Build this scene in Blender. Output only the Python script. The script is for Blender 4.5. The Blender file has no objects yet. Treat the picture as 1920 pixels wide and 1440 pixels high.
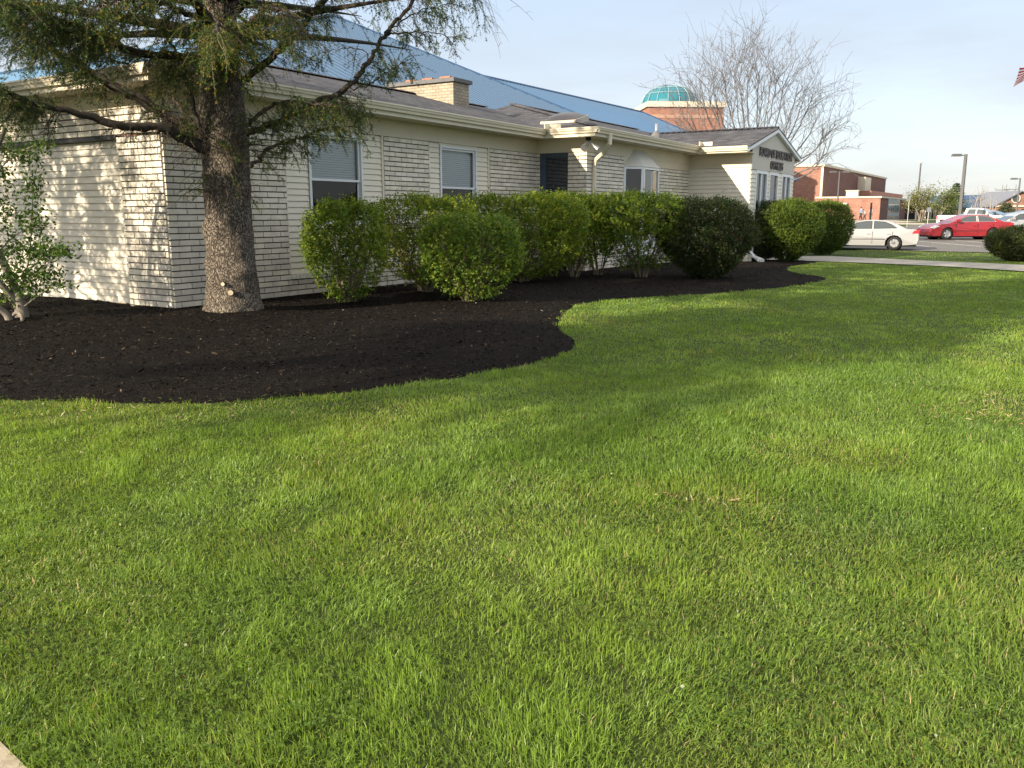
import bpy, bmesh, math, random
import numpy as np
from mathutils import Vector, Matrix
from mathutils.geometry import delaunay_2d_cdt

SC = bpy.context.scene
COL = SC.collection
rad = math.radians

# ------------------------------------------------------------------ camera, sky, sun, exposure
EYE = 1.6
PITCH = math.atan(0.2)
cd = bpy.data.cameras.new('camera')
cam = bpy.data.objects.new('camera', cd); COL.objects.link(cam)
cam.location = (0, 0, EYE); cam.rotation_euler = (math.pi / 2 - PITCH, 0, 0)
cd.sensor_width = 36.0; cd.lens = 30.0; cd.clip_start = 0.05; cd.clip_end = 5000
SC.camera = cam

SUN_EL, SUN_HEAD = rad(22.0), rad(50.0)      # light travels towards heading 50 deg (from +Y towards +X)
to_sun = Vector((-math.sin(SUN_HEAD) * math.cos(SUN_EL), -math.cos(SUN_HEAD) * math.cos(SUN_EL), math.sin(SUN_EL)))
sl = bpy.data.lights.new('sun', 'SUN'); sl.energy = 4.2; sl.angle = rad(0.53); sl.color = (1.0, 0.86, 0.66)
so = bpy.data.objects.new('sun', sl); COL.objects.link(so)
so.rotation_euler = (-to_sun).to_track_quat('-Z', 'Y').to_euler()

wd = bpy.data.worlds.new('World'); SC.world = wd; wd.use_nodes = True
wn, wl = wd.node_tree.nodes, wd.node_tree.links
bg = wn['Background']
sky = wn.new('ShaderNodeTexSky'); sky.sky_type = 'NISHITA'; sky.sun_disc = False
sky.sun_elevation = SUN_EL
sky.sun_rotation = math.atan2(to_sun.x, to_sun.y)
sky.air_density = 1.0; sky.dust_density = 1.2; sky.ozone_density = 1.2; sky.altitude = 200
# thin high cloud veil, drawn in world directions
tc = wn.new('ShaderNodeTexCoord')
mp = wn.new('ShaderNodeMapping'); mp.inputs['Scale'].default_value = (1.0, 1.6, 5.0); mp.inputs['Rotation'].default_value = (0.1, 0.2, 0.5)
nz = wn.new('ShaderNodeTexNoise'); nz.inputs['Scale'].default_value = 2.2; nz.inputs['Detail'].default_value = 6; nz.inputs['Roughness'].default_value = 0.6
cr = wn.new('ShaderNodeMapRange'); cr.inputs['From Min'].default_value = 0.42; cr.inputs['From Max'].default_value = 0.78
cr.inputs['To Min'].default_value = 0.80; cr.inputs['To Max'].default_value = 0.97
mx = wn.new('ShaderNodeMix'); mx.data_type = 'RGBA'
sx_ = wn.new('ShaderNodeSeparateXYZ'); wl.new(tc.outputs['Generated'], sx_.inputs[0])
er_ = wn.new('ShaderNodeMapRange'); er_.interpolation_type = 'SMOOTHSTEP'; er_.inputs['From Min'].default_value = 0.0; er_.inputs['From Max'].default_value = 0.40; wl.new(sx_.outputs['Z'], er_.inputs['Value'])
hm = wn.new('ShaderNodeMix'); hm.data_type = 'RGBA'; hm.inputs['A'].default_value = (2.12, 2.16, 2.27, 1); hm.inputs['B'].default_value = (1.62, 2.08, 2.66, 1)   # haze whitens towards the horizon
wl.new(er_.outputs['Result'], hm.inputs['Factor'])
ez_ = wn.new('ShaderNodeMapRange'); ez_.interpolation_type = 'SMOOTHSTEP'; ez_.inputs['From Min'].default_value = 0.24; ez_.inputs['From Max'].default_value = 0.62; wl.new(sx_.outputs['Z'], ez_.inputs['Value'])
hm2 = wn.new('ShaderNodeMix'); hm2.data_type = 'RGBA'; hm2.inputs['B'].default_value = (4.4, 4.3, 4.05, 1)       # overhead sky, out of view, brightened as added fill for the shaded walls
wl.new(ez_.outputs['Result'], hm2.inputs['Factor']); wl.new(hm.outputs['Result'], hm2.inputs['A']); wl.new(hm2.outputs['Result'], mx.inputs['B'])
wl.new(tc.outputs['Generated'], mp.inputs['Vector']); wl.new(mp.outputs['Vector'], nz.inputs['Vector'])
wl.new(nz.outputs['Fac'], cr.inputs['Value']); wl.new(cr.outputs['Result'], mx.inputs['Factor'])
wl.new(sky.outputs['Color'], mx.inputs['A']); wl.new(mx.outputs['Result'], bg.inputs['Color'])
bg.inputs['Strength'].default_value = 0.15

SC.view_settings.view_transform = 'Standard'; SC.view_settings.look = 'None'
SC.view_settings.exposure = 1.2; SC.view_settings.gamma = 1.0
try: SC.view_settings.use_curve_mapping = False
except Exception: pass

# ------------------------------------------------------------------ helpers
RNG = np.random.default_rng(11)
_tan = PITCH
def pix_dir(px, py):
    x = (px - 960) / 1600.0; y = (720 - py) / 1600.0
    c, s = math.cos(PITCH), math.sin(PITCH)
    return Vector((x, c + y * s, y * c - s))
def at(px, py, dist):                        # a point of the place, read off the survey sheet: image bearing + distance ahead
    d = pix_dir(px, py); return Vector((0, 0, EYE)) + d * (dist / d.y)
def ground_at(px, py, z=0.0):
    d = pix_dir(px, py); return Vector((0, 0, EYE)) + d * ((z - EYE) / d.z)

# axes of the street: U runs along the office front, W straight out of it
ROT = rad(58.3)
U = Vector((math.cos(ROT), math.sin(ROT), 0)); Wd = Vector((math.sin(ROT), -math.cos(ROT), 0))
ORG = Vector((-5.58, 14.07, 0))
def uw(u, w, z=0.0): return ORG + U * u + Wd * w + Vector((0, 0, z))

TERR = [(-400, 0), (26, 0), (38, -0.2), (44, -0.2), (51, 0.0), (130, 0.56), (400, 1.1), (3000, 1.1)]
def hz(y):
    return np.interp(y, [a for a, b in TERR], [b for a, b in TERR])

def vnoise(x, y, seed=0):
    x = np.asarray(x, float); y = np.asarray(y, float)
    xi = np.floor(x).astype(np.int64); yi = np.floor(y).astype(np.int64); fx = x - xi; fy = y - yi
    fx = fx * fx * (3 - 2 * fx); fy = fy * fy * (3 - 2 * fy)
    def h(a, b):
        n = (a * 374761393 + b * 668265263 + seed * 974634721) & 0x7fffffff
        n = ((n ^ (n >> 13)) * 1274126177) & 0x7fffffff
        n = (n ^ (n >> 16)) & 0xffff
        return n / 65535.0
    return (h(xi, yi) * (1 - fx) + h(xi + 1, yi) * fx) * (1 - fy) + (h(xi, yi + 1) * (1 - fx) + h(xi + 1, yi + 1) * fx) * fy
def fnoise(x, y, seed=0, oct=3):
    s = 0; a = 1; t = 0
    for k in range(oct):
        s = s + a * vnoise(np.asarray(x) * 2 ** k, np.asarray(y) * 2 ** k, seed + k * 17); t += a; a *= 0.5
    return s / t

class MB:
    """collects shapes; build() links them as ONE mesh object"""
    def __init__(s): s.V = []; s.I = []; s.T = []; s.M = []; s.C = []; s.n = 0; s.has_c = False
    def add(s, V, F, mi=0, col=None):
        V = np.asarray(V, float).reshape(-1, 3)
        if isinstance(F, np.ndarray):
            s.I.append((F + s.n).ravel()); s.T.append(np.full(len(F), F.shape[1])); s.M.append(np.full(len(F), mi))
        else:
            s.I.append(np.array([i + s.n for f in F for i in f])); s.T.append(np.array([len(f) for f in F])); s.M.append(np.full(len(F), mi))
        if col is not None:
            s.has_c = True
            c = np.asarray(col, float)
            s.C.append(np.broadcast_to(c, (len(V), 3)) if c.ndim == 1 else c)
        else: s.C.append(np.full((len(V), 3), 0.5))
        s.V.append(V); s.n += len(V)
    def box(s, x0, x1, y0, y1, z0, z1, mi=0, col=None):
        V = [(x0, y0, z0), (x1, y0, z0), (x1, y1, z0), (x0, y1, z0), (x0, y0, z1), (x1, y0, z1), (x1, y1, z1), (x0, y1, z1)]
        s.add(V, [(0, 3, 2, 1), (4, 5, 6, 7), (0, 1, 5, 4), (1, 2, 6, 5), (2, 3, 7, 6), (3, 0, 4, 7)], mi, col)
    def quad(s, a, b, c, d, mi=0, col=None): s.add([tuple(a), tuple(b), tuple(c), tuple(d)], [(0, 1, 2, 3)], mi, col)
    def poly(s, pts, mi=0, col=None): s.add([tuple(p) for p in pts], [tuple(range(len(pts)))], mi, col)
    def slab(s, pts, vec, mi=0, col=None):            # polygon swept by a vector
        n = len(pts); P = [Vector(p) for p in pts]; Q = [p + Vector(vec) for p in P]
        F = [tuple(range(n)), tuple(range(2 * n - 1, n - 1, -1))] + [(i, n + i, n + (i + 1) % n, (i + 1) % n) for i in range(n)]
        s.add([tuple(p) for p in P + Q], F, mi, col)
    def tube(s, pts, radii, n=8, mi=0, cap=True, col=None):
        P = np.array([tuple(p) for p in pts], float); m = len(P)
        R = np.broadcast_to(np.asarray(radii, float), (m,)) if np.ndim(radii) else np.full(m, float(radii))
        T = np.gradient(P, axis=0); T /= np.linalg.norm(T, axis=1)[:, None] + 1e-9
        ref = np.array([0, 0, 1.0]) if abs(T[0][2]) < 0.9 else np.array([1.0, 0, 0])
        A = np.cross(T, ref); A /= np.linalg.norm(A, axis=1)[:, None] + 1e-9
        Bn = np.cross(T, A)
        th = np.arange(n) * 2 * np.pi / n
        V = P[:, None, :] + R[:, None, None] * (np.cos(th)[None, :, None] * A[:, None, :] + np.sin(th)[None, :, None] * Bn[:, None, :])
        i = np.arange(m - 1)[:, None] * n; j = np.arange(n)[None, :]; j2 = (j + 1) % n
        F = np.stack([i + j, i + j2, i + n + j2, i + n + j], -1).reshape(-1, 4)
        s.add(V.reshape(-1, 3), F, mi, col)
        if cap and n > 2:
            s.add(V[0], [tuple(range(n - 1, -1, -1))], mi, col); s.add(V[-1], [tuple(range(n))], mi, col)
    def lathe(s, prof, n=24, c=(0, 0, 0), axis='z', mi=0, a0=0.0, a1=2 * math.pi):
        full = abs(a1 - a0 - 2 * math.pi) < 1e-6
        th = np.linspace(a0, a1, n, endpoint=not full); m = len(prof)
        V = []
        for r, h in prof:
            for t in th:
                x, y = r * math.cos(t), r * math.sin(t)
                p = (x, y, h) if axis == 'z' else ((x, h, y) if axis == 'y' else (h, x, y))
                V.append((p[0] + c[0], p[1] + c[1], p[2] + c[2]))
        F = []
        for i in range(m - 1):
            for j in range(n if full else n - 1):
                k = (j + 1) % n
                F.append((i * n + j, i * n + k, (i + 1) * n + k, (i + 1) * n + j))
        s.add(V, F, mi)
    def build(s, name, mats, parent=None, smooth=False, label=None):
        me = bpy.data.meshes.new(name)
        V = np.concatenate(s.V); I = np.concatenate(s.I).astype(np.int32); T = np.concatenate(s.T).astype(np.int32); M = np.concatenate(s.M).astype(np.int32)
        me.vertices.add(len(V)); me.vertices.foreach_set('co', V.astype(np.float32).ravel())
        me.loops.add(len(I)); me.loops.foreach_set('vertex_index', I)
        st = np.zeros(len(T), np.int32); st[1:] = np.cumsum(T)[:-1]
        me.polygons.add(len(T)); me.polygons.foreach_set('loop_start', st)
        try: me.polygons.foreach_set('loop_total', T)
        except Exception: pass
        if not isinstance(mats, (list, tuple)): mats = [mats]
        for m in mats: me.materials.append(m)
        me.polygons.foreach_set('material_index', M)
        me.polygons.foreach_set('use_smooth', np.full(len(T), bool(smooth)))
        me.update(calc_edges=True)
        if s.has_c:
            a = me.attributes.new('tint', 'FLOAT_COLOR', 'POINT')
            C = np.concatenate(s.C); C = np.concatenate([C, np.ones((len(C), 1))], 1)
            a.data.foreach_set('color', C.astype(np.float32).ravel())
        o = bpy.data.objects.new(name, me); COL.objects.link(o)
        if parent is not None: o.parent = parent
        if label: o['label'] = label
        return o

def thing(name, label, cat, loc=(0, 0, 0), rz=0.0, group=None):
    o = bpy.data.objects.new(name, None); COL.objects.link(o)
    o.empty_display_size = 0.2
    o.location = loc; o.rotation_euler = (0, 0, rz); o['label'] = label; o['category'] = cat
    if group: o['group'] = group
    return o
def tag(o, label, cat, group=None):
    o['label'] = label; o['category'] = cat
    if group: o['group'] = group
    return o
def struct(o, kind='structure', label=None):
    o['kind'] = kind
    if label: o['label'] = label
    return o
def copy_tree(o, parent=None):
    c = o.copy(); COL.objects.link(c)
    if parent is not None: c.parent = parent
    for ch in list(o.children): copy_tree(ch, c)
    return c

# ------------------------------------------------------------------ materials
def new_mat(name):
    m = bpy.data.materials.new(name); m.use_nodes = True
    nt = m.node_tree; return m, nt.nodes, nt.links, nt.nodes['Principled BSDF']
def M(name, col, rough=0.6, metal=0.0, var=0.0, scale=6.0, bump=0.0, bscale=None, col2=None, spec=0.4, coat=0.0, stretch=None, dist=0.01, lo=0.35, hi=0.65):
    m, N, L, P = new_mat(name)
    P.inputs['Base Color'].default_value = (*col, 1); P.inputs['Roughness'].default_value = rough
    P.inputs['Metallic'].default_value = metal; P.inputs['Specular IOR Level'].default_value = spec
    if coat: P.inputs['Coat Weight'].default_value = coat; P.inputs['Coat Roughness'].default_value = 0.06
    if var or col2 or bump:
        t = N.new('ShaderNodeTexCoord'); mpn = N.new('ShaderNodeMapping')
        if stretch: mpn.inputs['Scale'].default_value = stretch
        L.new(t.outputs['Object'], mpn.inputs['Vector'])
    if var or col2:
        n = N.new('ShaderNodeTexNoise'); n.inputs['Scale'].default_value = scale; n.inputs['Detail'].default_value = 6; n.inputs['Roughness'].default_value = 0.65
        L.new(mpn.outputs['Vector'], n.inputs['Vector'])
        r = N.new('ShaderNodeMapRange'); r.inputs['From Min'].default_value = lo; r.inputs['From Max'].default_value = hi
        L.new(n.outputs['Fac'], r.inputs['Value'])
        x = N.new('ShaderNodeMix'); x.data_type = 'RGBA'
        c2 = col2 or tuple(min(1, c * (1 + var)) for c in col); c1 = col if col2 else tuple(c * (1 - var) for c in col)
        x.inputs['A'].default_value = (*c1, 1); x.inputs['B'].default_value = (*c2, 1)
        L.new(r.outputs['Result'], x.inputs['Factor']); L.new(x.outputs['Result'], P.inputs['Base Color'])
    if bump:
        b = N.new('ShaderNodeBump'); b.inputs['Strength'].default_value = bump; b.inputs['Distance'].default_value = dist
        n2 = N.new('ShaderNodeTexNoise'); n2.inputs['Scale'].default_value = bscale or scale * 3; n2.inputs['Detail'].default_value = 5
        L.new(mpn.outputs['Vector'], n2.inputs['Vector']); L.new(n2.outputs['Fac'], b.inputs['Height']); L.new(b.outputs['Normal'], P.inputs['Normal'])
    return m
def leaf_mat(name, trans=0.35, rough=0.45, spec=0.3, gain=1.25, shift=(1.15, 1.1, 0.5)):
    m, N, L, P = new_mat(name)
    a = N.new('ShaderNodeAttribute'); a.attribute_name = 'tint'
    L.new(a.outputs['Color'], P.inputs['Base Color']); P.inputs['Roughness'].default_value = rough; P.inputs['Specular IOR Level'].default_value = spec
    tb = N.new('ShaderNodeBsdfTranslucent')
    mu = N.new('ShaderNodeMix'); mu.data_type = 'RGBA'; mu.blend_type = 'MULTIPLY'; mu.inputs['Factor'].default_value = 1
    mu.inputs['B'].default_value = (shift[0] * gain, shift[1] * gain, shift[2] * gain, 1)
    L.new(a.outputs['Color'], mu.inputs['A']); L.new(mu.outputs['Result'], tb.inputs['Color'])
    mixs = N.new('ShaderNodeMixShader'); mixs.inputs['Fac'].default_value = trans
    L.new(P.outputs['BSDF'], mixs.inputs[1]); L.new(tb.outputs['BSDF'], mixs.inputs[2])
    L.new(mixs.outputs['Shader'], N['Material Output'].inputs['Surface'])
    return m
def brick_mat(name, c1, c2, mortar, sx, sz, axis='u', bump=0.3, msize=0.012, rough=0.85, off=0.5, slope=1.0):
    """running courses in object space; axis u/w picks the wall direction"""
    m, N, L, P = new_mat(name)
    t = N.new('ShaderNodeTexCoord'); sp = N.new('ShaderNodeSeparateXYZ'); L.new(t.outputs['Object'], sp.inputs[0])
    cb = N.new('ShaderNodeCombineXYZ'); L.new(sp.outputs['X' if axis == 'u' else 'Y'], cb.inputs['X'])
    mm = N.new('ShaderNodeMath'); mm.operation = 'MULTIPLY'; mm.inputs[1].default_value = slope
    L.new(sp.outputs['Z'], mm.inputs[0]); L.new(mm.outputs[0], cb.inputs['Y'])
    b = N.new('ShaderNodeTexBrick'); b.inputs['Scale'].default_value = 1.0
    b.inputs['Brick Width'].default_value = sx; b.inputs['Row Height'].default_value = sz; b.inputs['Mortar Size'].default_value = msize; b.inputs['Mortar Smooth'].default_value = 0.2
    b.offset = off
    b.inputs['Color1'].default_value = (*c1, 1); b.inputs['Color2'].default_value = (*c2, 1); b.inputs['Mortar'].default_value = (*mortar, 1)
    L.new(cb.outputs[0], b.inputs['Vector'])
    n = N.new('ShaderNodeTexNoise'); n.inputs['Scale'].default_value = 1.3; n.inputs['Detail'].default_value = 8; n.inputs['Roughness'].default_value = 0.7
    L.new(t.outputs['Object'], n.inputs['Vector'])
    r = N.new('ShaderNodeMapRange'); r.inputs['From Min'].default_value = 0.3; r.inputs['From Max'].default_value = 0.7; r.inputs['To Min'].default_value = 0.72; r.inputs['To Max'].default_value = 1.2
    L.new(n.outputs['Fac'], r.inputs['Value'])
    mu = N.new('ShaderNodeVectorMath'); mu.operation = 'SCALE'; L.new(b.outputs['Color'], mu.inputs[0]); L.new(r.outputs['Result'], mu.inputs['Scale'])
    L.new(mu.outputs[0], P.inputs['Base Color']); P.inputs['Roughness'].default_value = rough; P.inputs['Specular IOR Level'].default_value = 0.25
    bp = N.new('ShaderNodeBump'); bp.inputs['Strength'].default_value = bump; bp.inputs['Distance'].default_value = 0.01; bp.invert = True
    L.new(b.outputs['Fac'], bp.inputs['Height']); L.new(bp.outputs['Normal'], P.inputs['Normal'])
    return m
def glass_mat(name, tint=(0.9, 0.95, 1.0), ior=1.5, base_refl=0.0, dark=None):
    m, N, L, P = new_mat(name)
    N.remove(P)
    tr = N.new('ShaderNodeBsdfTransparent'); tr.inputs['Color'].default_value = (*tint, 1)
    gl = N.new('ShaderNodeBsdfGlossy'); gl.inputs['Roughness'].default_value = 0.015; gl.inputs['Color'].default_value = (0.95, 0.97, 1, 1)
    fr = N.new('ShaderNodeFresnel'); fr.inputs['IOR'].default_value = ior
    ad = N.new('ShaderNodeMath'); ad.operation = 'ADD'; ad.use_clamp = True; ad.inputs[1].default_value = base_refl
    L.new(fr.outputs[0], ad.inputs[0])
    nb = N.new('ShaderNodeTexNoise'); nb.inputs['Scale'].default_value = 1.5
    bp = N.new('ShaderNodeBump'); bp.inputs['Strength'].default_value = 0.06; bp.inputs['Distance'].default_value = 0.02
    t = N.new('ShaderNodeTexCoord'); L.new(t.outputs['Object'], nb.inputs['Vector']); L.new(nb.outputs['Fac'], bp.inputs['Height']); L.new(bp.outputs['Normal'], gl.inputs['Normal'])
    mixs = N.new('ShaderNodeMixShader'); L.new(ad.outputs[0], mixs.inputs['Fac']); L.new(tr.outputs[0], mixs.inputs[1]); L.new(gl.outputs[0], mixs.inputs[2])
    L.new(mixs.outputs[0], N['Material Output'].inputs['Surface'])
    return m

MT = {}
MT['paint_brick'] = M('painted_brick', (0.74, 0.69, 0.595), 0.8, var=0.13, scale=3.5, bump=0.32, bscale=45, dist=0.012)
def tint_over(m):
    N, L = m.node_tree.nodes, m.node_tree.links; P = N['Principled BSDF']; src = P.inputs['Base Color'].links[0].from_socket
    a = N.new('ShaderNodeAttribute'); a.attribute_name = 'tint'; s = N.new('ShaderNodeVectorMath'); s.operation = 'SCALE'; s.inputs['Scale'].default_value = 2.0; L.new(a.outputs['Color'], s.inputs[0])
    mu = N.new('ShaderNodeVectorMath'); mu.operation = 'MULTIPLY'; L.new(src, mu.inputs[0]); L.new(s.outputs[0], mu.inputs[1]); L.new(mu.outputs[0], P.inputs['Base Color'])
tint_over(MT['paint_brick'])
MT['joint'] = M('raked_joint', (0.055, 0.052, 0.05), 0.95)
MT['siding'] = M('vinyl_siding', (0.745, 0.69, 0.57), 0.55, var=0.04, scale=1.2, bump=0.08, bscale=60)
MT['trim'] = M('cream_trim', (0.70, 0.635, 0.50), 0.5, var=0.04, scale=2)
MT['frieze'] = M('beige_board', (0.66, 0.59, 0.455), 0.7, var=0.05, scale=1.0, bump=0.1, bscale=30)
MT['gutter'] = M('gutter_enamel', (0.72, 0.65, 0.51), 0.35, var=0.05, scale=2)
MT['vinyl'] = M('white_vinyl', (0.72, 0.74, 0.76), 0.4)
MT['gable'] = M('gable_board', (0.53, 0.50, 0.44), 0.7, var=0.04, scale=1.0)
MT['glass_bay'] = glass_mat('bay_glass', ior=1.75)
MT['glass'] = glass_mat('window_glass', ior=1.4)
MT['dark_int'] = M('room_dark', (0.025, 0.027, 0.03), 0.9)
MT['blind'] = M('blind_slats', (0.72, 0.72, 0.70), 0.6)
MT['door_blue'] = M('slate_blue_door', (0.035, 0.052, 0.078), 0.35, var=0.1, scale=3)
MT['black'] = M('matt_black', (0.012, 0.012, 0.013), 0.6)
MT['letters'] = M('bronze_letters', (0.075, 0.058, 0.055), 0.45)
MT['steel'] = M('galvanised', (0.42, 0.43, 0.44), 0.4, metal=0.7, var=0.1, scale=8)
MT['concrete'] = M('concrete', (0.31, 0.285, 0.25), 0.9, var=0.14, scale=3, bump=0.25, bscale=60)
MT['clay'] = M('clay_flue', (0.42, 0.17, 0.09), 0.85, var=0.15)
MT['cap'] = M('chimney_cap', (0.13, 0.13, 0.135), 0.85, var=0.15)
MT['asphalt'] = M('asphalt', (0.13, 0.122, 0.115), 0.9, var=0.16, scale=0.6, bump=0.3, bscale=90)
def scaly_bark():
    m, N, L, P = new_mat('spruce_bark')
    t = N.new('ShaderNodeTexCoord'); mpn = N.new('ShaderNodeMapping'); mpn.inputs['Scale'].default_value = (1, 1, .42); L.new(t.outputs['Object'], mpn.inputs['Vector'])
    nz_ = N.new('ShaderNodeTexNoise'); nz_.inputs['Scale'].default_value = 9; nz_.inputs['Detail'].default_value = 4; L.new(mpn.outputs['Vector'], nz_.inputs['Vector'])
    ad = N.new('ShaderNodeVectorMath'); ad.operation = 'MULTIPLY_ADD'; ad.inputs[1].default_value = (.16, .16, .16); L.new(nz_.outputs['Color'], ad.inputs[0]); L.new(mpn.outputs['Vector'], ad.inputs[2])
    v = N.new('ShaderNodeTexVoronoi'); v.feature = 'DISTANCE_TO_EDGE'; v.inputs['Scale'].default_value = 36; L.new(ad.outputs[0], v.inputs['Vector'])
    v2 = N.new('ShaderNodeTexVoronoi'); v2.inputs['Scale'].default_value = 36; L.new(ad.outputs[0], v2.inputs['Vector'])
    r = N.new('ShaderNodeMapRange'); r.inputs['From Max'].default_value = .16; L.new(v.outputs['Distance'], r.inputs['Value'])
    sp = N.new('ShaderNodeSeparateColor'); L.new(v2.outputs['Color'], sp.inputs[0])
    a = N.new('ShaderNodeMix'); a.data_type = 'RGBA'; a.inputs['A'].default_value = (.155, .13, .105, 1); a.inputs['B'].default_value = (.245, .21, .172, 1); L.new(sp.outputs[0], a.inputs['Factor'])
    c = N.new('ShaderNodeMix'); c.data_type = 'RGBA'; c.inputs['A'].default_value = (.075, .06, .047, 1); L.new(r.outputs['Result'], c.inputs['Factor']); L.new(a.outputs['Result'], c.inputs['B'])
    L.new(c.outputs['Result'], P.inputs['Base Color']); P.inputs['Roughness'].default_value = .95; P.inputs['Specular IOR Level'].default_value = .15
    hgt = N.new('ShaderNodeMath'); hgt.operation = 'MULTIPLY_ADD'; hgt.inputs[1].default_value = .6; L.new(sp.outputs[1], hgt.inputs[0]); L.new(r.outputs['Result'], hgt.inputs[2])
    bp = N.new('ShaderNodeBump'); bp.inputs['Strength'].default_value = 1; bp.inputs['Distance'].default_value = .03; L.new(hgt.outputs[0], bp.inputs['Height']); L.new(bp.outputs['Normal'], P.inputs['Normal'])
    return m
MT['bark'] = scaly_bark()
MT['limb'] = M('limb_bark', (0.022, 0.018, 0.014), 0.95, col2=(0.062, 0.05, 0.04), scale=16, bump=0.6, bscale=40)
MT['twig'] = M('twig_bark', (0.11, 0.085, 0.06), 0.9, var=0.3, scale=8)
MT['cutwood'] = M('cut_wood', (0.50, 0.42, 0.29), 0.8, var=0.2, scale=20)
MT['stem'] = M('shrub_bark', (0.12, 0.095, 0.065), 0.9, col2=(0.29, 0.235, 0.16), scale=14)
MT['paletrunk'] = M('pale_bark', (0.19, 0.165, 0.135), 0.9, var=0.25, scale=10, bump=0.4)
MT['greytwig'] = M('grey_twig', (0.15, 0.143, 0.145), 0.9, var=0.2, scale=2)
MT['leaf'] = leaf_mat('leaf', 0.38)
MT['needle'] = leaf_mat('needle', 0.22, 0.5, 0.25)
MT['grass'] = leaf_mat('grass_blade', 0.42, 0.42, 0.35)
MT['mulch'] = M('mulch_bed', (0.006, 0.005, 0.0045), 0.95, spec=.08, col2=(0.018, 0.0135, 0.011), scale=22, bump=1.0, bscale=46, dist=0.03, lo=0.4, hi=0.72)

# ------------------------------------------------------------------ the ground
def soil_lawn():
    m, N, L, P = new_mat('turf_soil')
    t = N.new('ShaderNodeTexCoord')
    n1 = N.new('ShaderNodeTexNoise'); n1.inputs['Scale'].default_value = 0.45; n1.inputs['Detail'].default_value = 6
    n2 = N.new('ShaderNodeTexNoise'); n2.inputs['Scale'].default_value = 28; n2.inputs['Detail'].default_value = 8; n2.inputs['Roughness'].default_value = 0.75
    L.new(t.outputs['Object'], n1.inputs['Vector']); L.new(t.outputs['Object'], n2.inputs['Vector'])
    a = N.new('ShaderNodeMix'); a.data_type = 'RGBA'; a.inputs['A'].default_value = (0.040, 0.068, 0.015, 1); a.inputs['B'].default_value = (0.078, 0.102, 0.025, 1)
    r1 = N.new('ShaderNodeMapRange'); r1.inputs['From Min'].default_value = 0.35; r1.inputs['From Max'].default_value = 0.65; L.new(n1.outputs['Fac'], r1.inputs['Value']); L.new(r1.outputs['Result'], a.inputs['Factor'])
    b = N.new('ShaderNodeMix'); b.data_type = 'RGBA'; b.blend_type = 'MULTIPLY'; b.inputs['Factor'].default_value = 1
    r2 = N.new('ShaderNodeMapRange'); r2.inputs['From Min'].default_value = 0.3; r2.inputs['From Max'].default_value = 0.7; r2.inputs['To Min'].default_value = 0.35; r2.inputs['To Max'].default_value = 1.35
    L.new(n2.outputs['Fac'], r2.inputs['Value']); L.new(a.outputs['Result'], b.inputs['A']); L.new(r2.outputs['Result'], b.inputs['B'])
    L.new(b.outputs['Result'], P.inputs['Base Color']); P.inputs['Roughness'].default_value = 0.9; P.inputs['Specular IOR Level'].default_value = 0.15
    bp = N.new('ShaderNodeBump'); bp.inputs['Strength'].default_value = 0.8; bp.inputs['Distance'].default_value = 0.03
    L.new(n2.outputs['Fac'], bp.inputs['Height']); L.new(bp.outputs['Normal'], P.inputs['Normal'])
    return m
xs = np.concatenate([np.linspace(-1500, -60, 8), np.linspace(-40, 40, 41), np.linspace(60, 1500, 12)])
ys = np.array([-60, -10, 0, 5, 10, 15, 20, 23, 26, 29, 32, 35, 38, 41, 44, 47, 51, 60, 75, 90, 110, 130, 180, 260, 400, 900, 1800])
gx, gy = np.meshgrid(xs, ys); gv = np.stack([gx, gy, hz(gy)], -1).reshape(-1, 3)
nx, ny = len(xs), len(ys)
ii, jj = np.meshgrid(np.arange(nx - 1), np.arange(ny - 1))
gf = np.stack([jj * nx + ii, jj * nx + ii + 1, (jj + 1) * nx + ii + 1, (jj + 1) * nx + ii], -1).reshape(-1, 4)
g = MB(); g.add(gv, gf); struct(g.build('lawn_ground', soil_lawn()), label='lawn ground in front of the building')

def sheet(name, poly, off, mat, step=2.0, zfun=None, smooth=False):
    """a polygon laid on the terrain, filled with a regular net of points"""
    P = np.array([(p[0], p[1]) for p in poly], float)
    lo, hi = P.min(0), P.max(0)
    out = []
    for i in range(len(P)):                                   # outline resampled
        a, b = P[i], P[(i + 1) % len(P)]
        k = max(1, int(np.linalg.norm(b - a) / step))
        for t in range(k): out.append(a + (b - a) * t / k)
    out = np.array(out)
    X, Y = np.meshgrid(np.arange(lo[0], hi[0], step), np.arange(lo[1], hi[1], step))
    Q = np.stack([X.ravel(), Y.ravel()], 1) + RNG.uniform(-0.2, 0.2, (X.size, 2)) * step
    Q = Q[inside(Q, P)]
    d = edge_dist(Q, out); Q = Q[d > step * 0.4]
    allp = np.concatenate([out, Q]); n = len(out)
    r = delaunay_2d_cdt([Vector(p) for p in allp], [(i, (i + 1) % n) for i in range(n)], [], 1, 1e-5)
    V = np.array([tuple(v) for v in r[0]])
    z = hz(V[:, 1]) + off
    if zfun is not None: z = z + zfun(V, edge_dist(V, out))
    b = MB(); b.add(np.column_stack([V, z]), [tuple(f) for f in r[2]])
    return b.build(name, mat, smooth=smooth)
def inside(Q, P):
    x, y = Q[:, 0], Q[:, 1]; c = np.zeros(len(Q), bool); n = len(P); j = n - 1
    for i in range(n):
        xi, yi, xj, yj = P[i][0], P[i][1], P[j][0], P[j][1]
        cond = ((yi > y) != (yj > y)) & (x < (xj - xi) * (y - yi) / (yj - yi + 1e-12) + xi)
        c ^= cond; j = i
    return c
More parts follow.
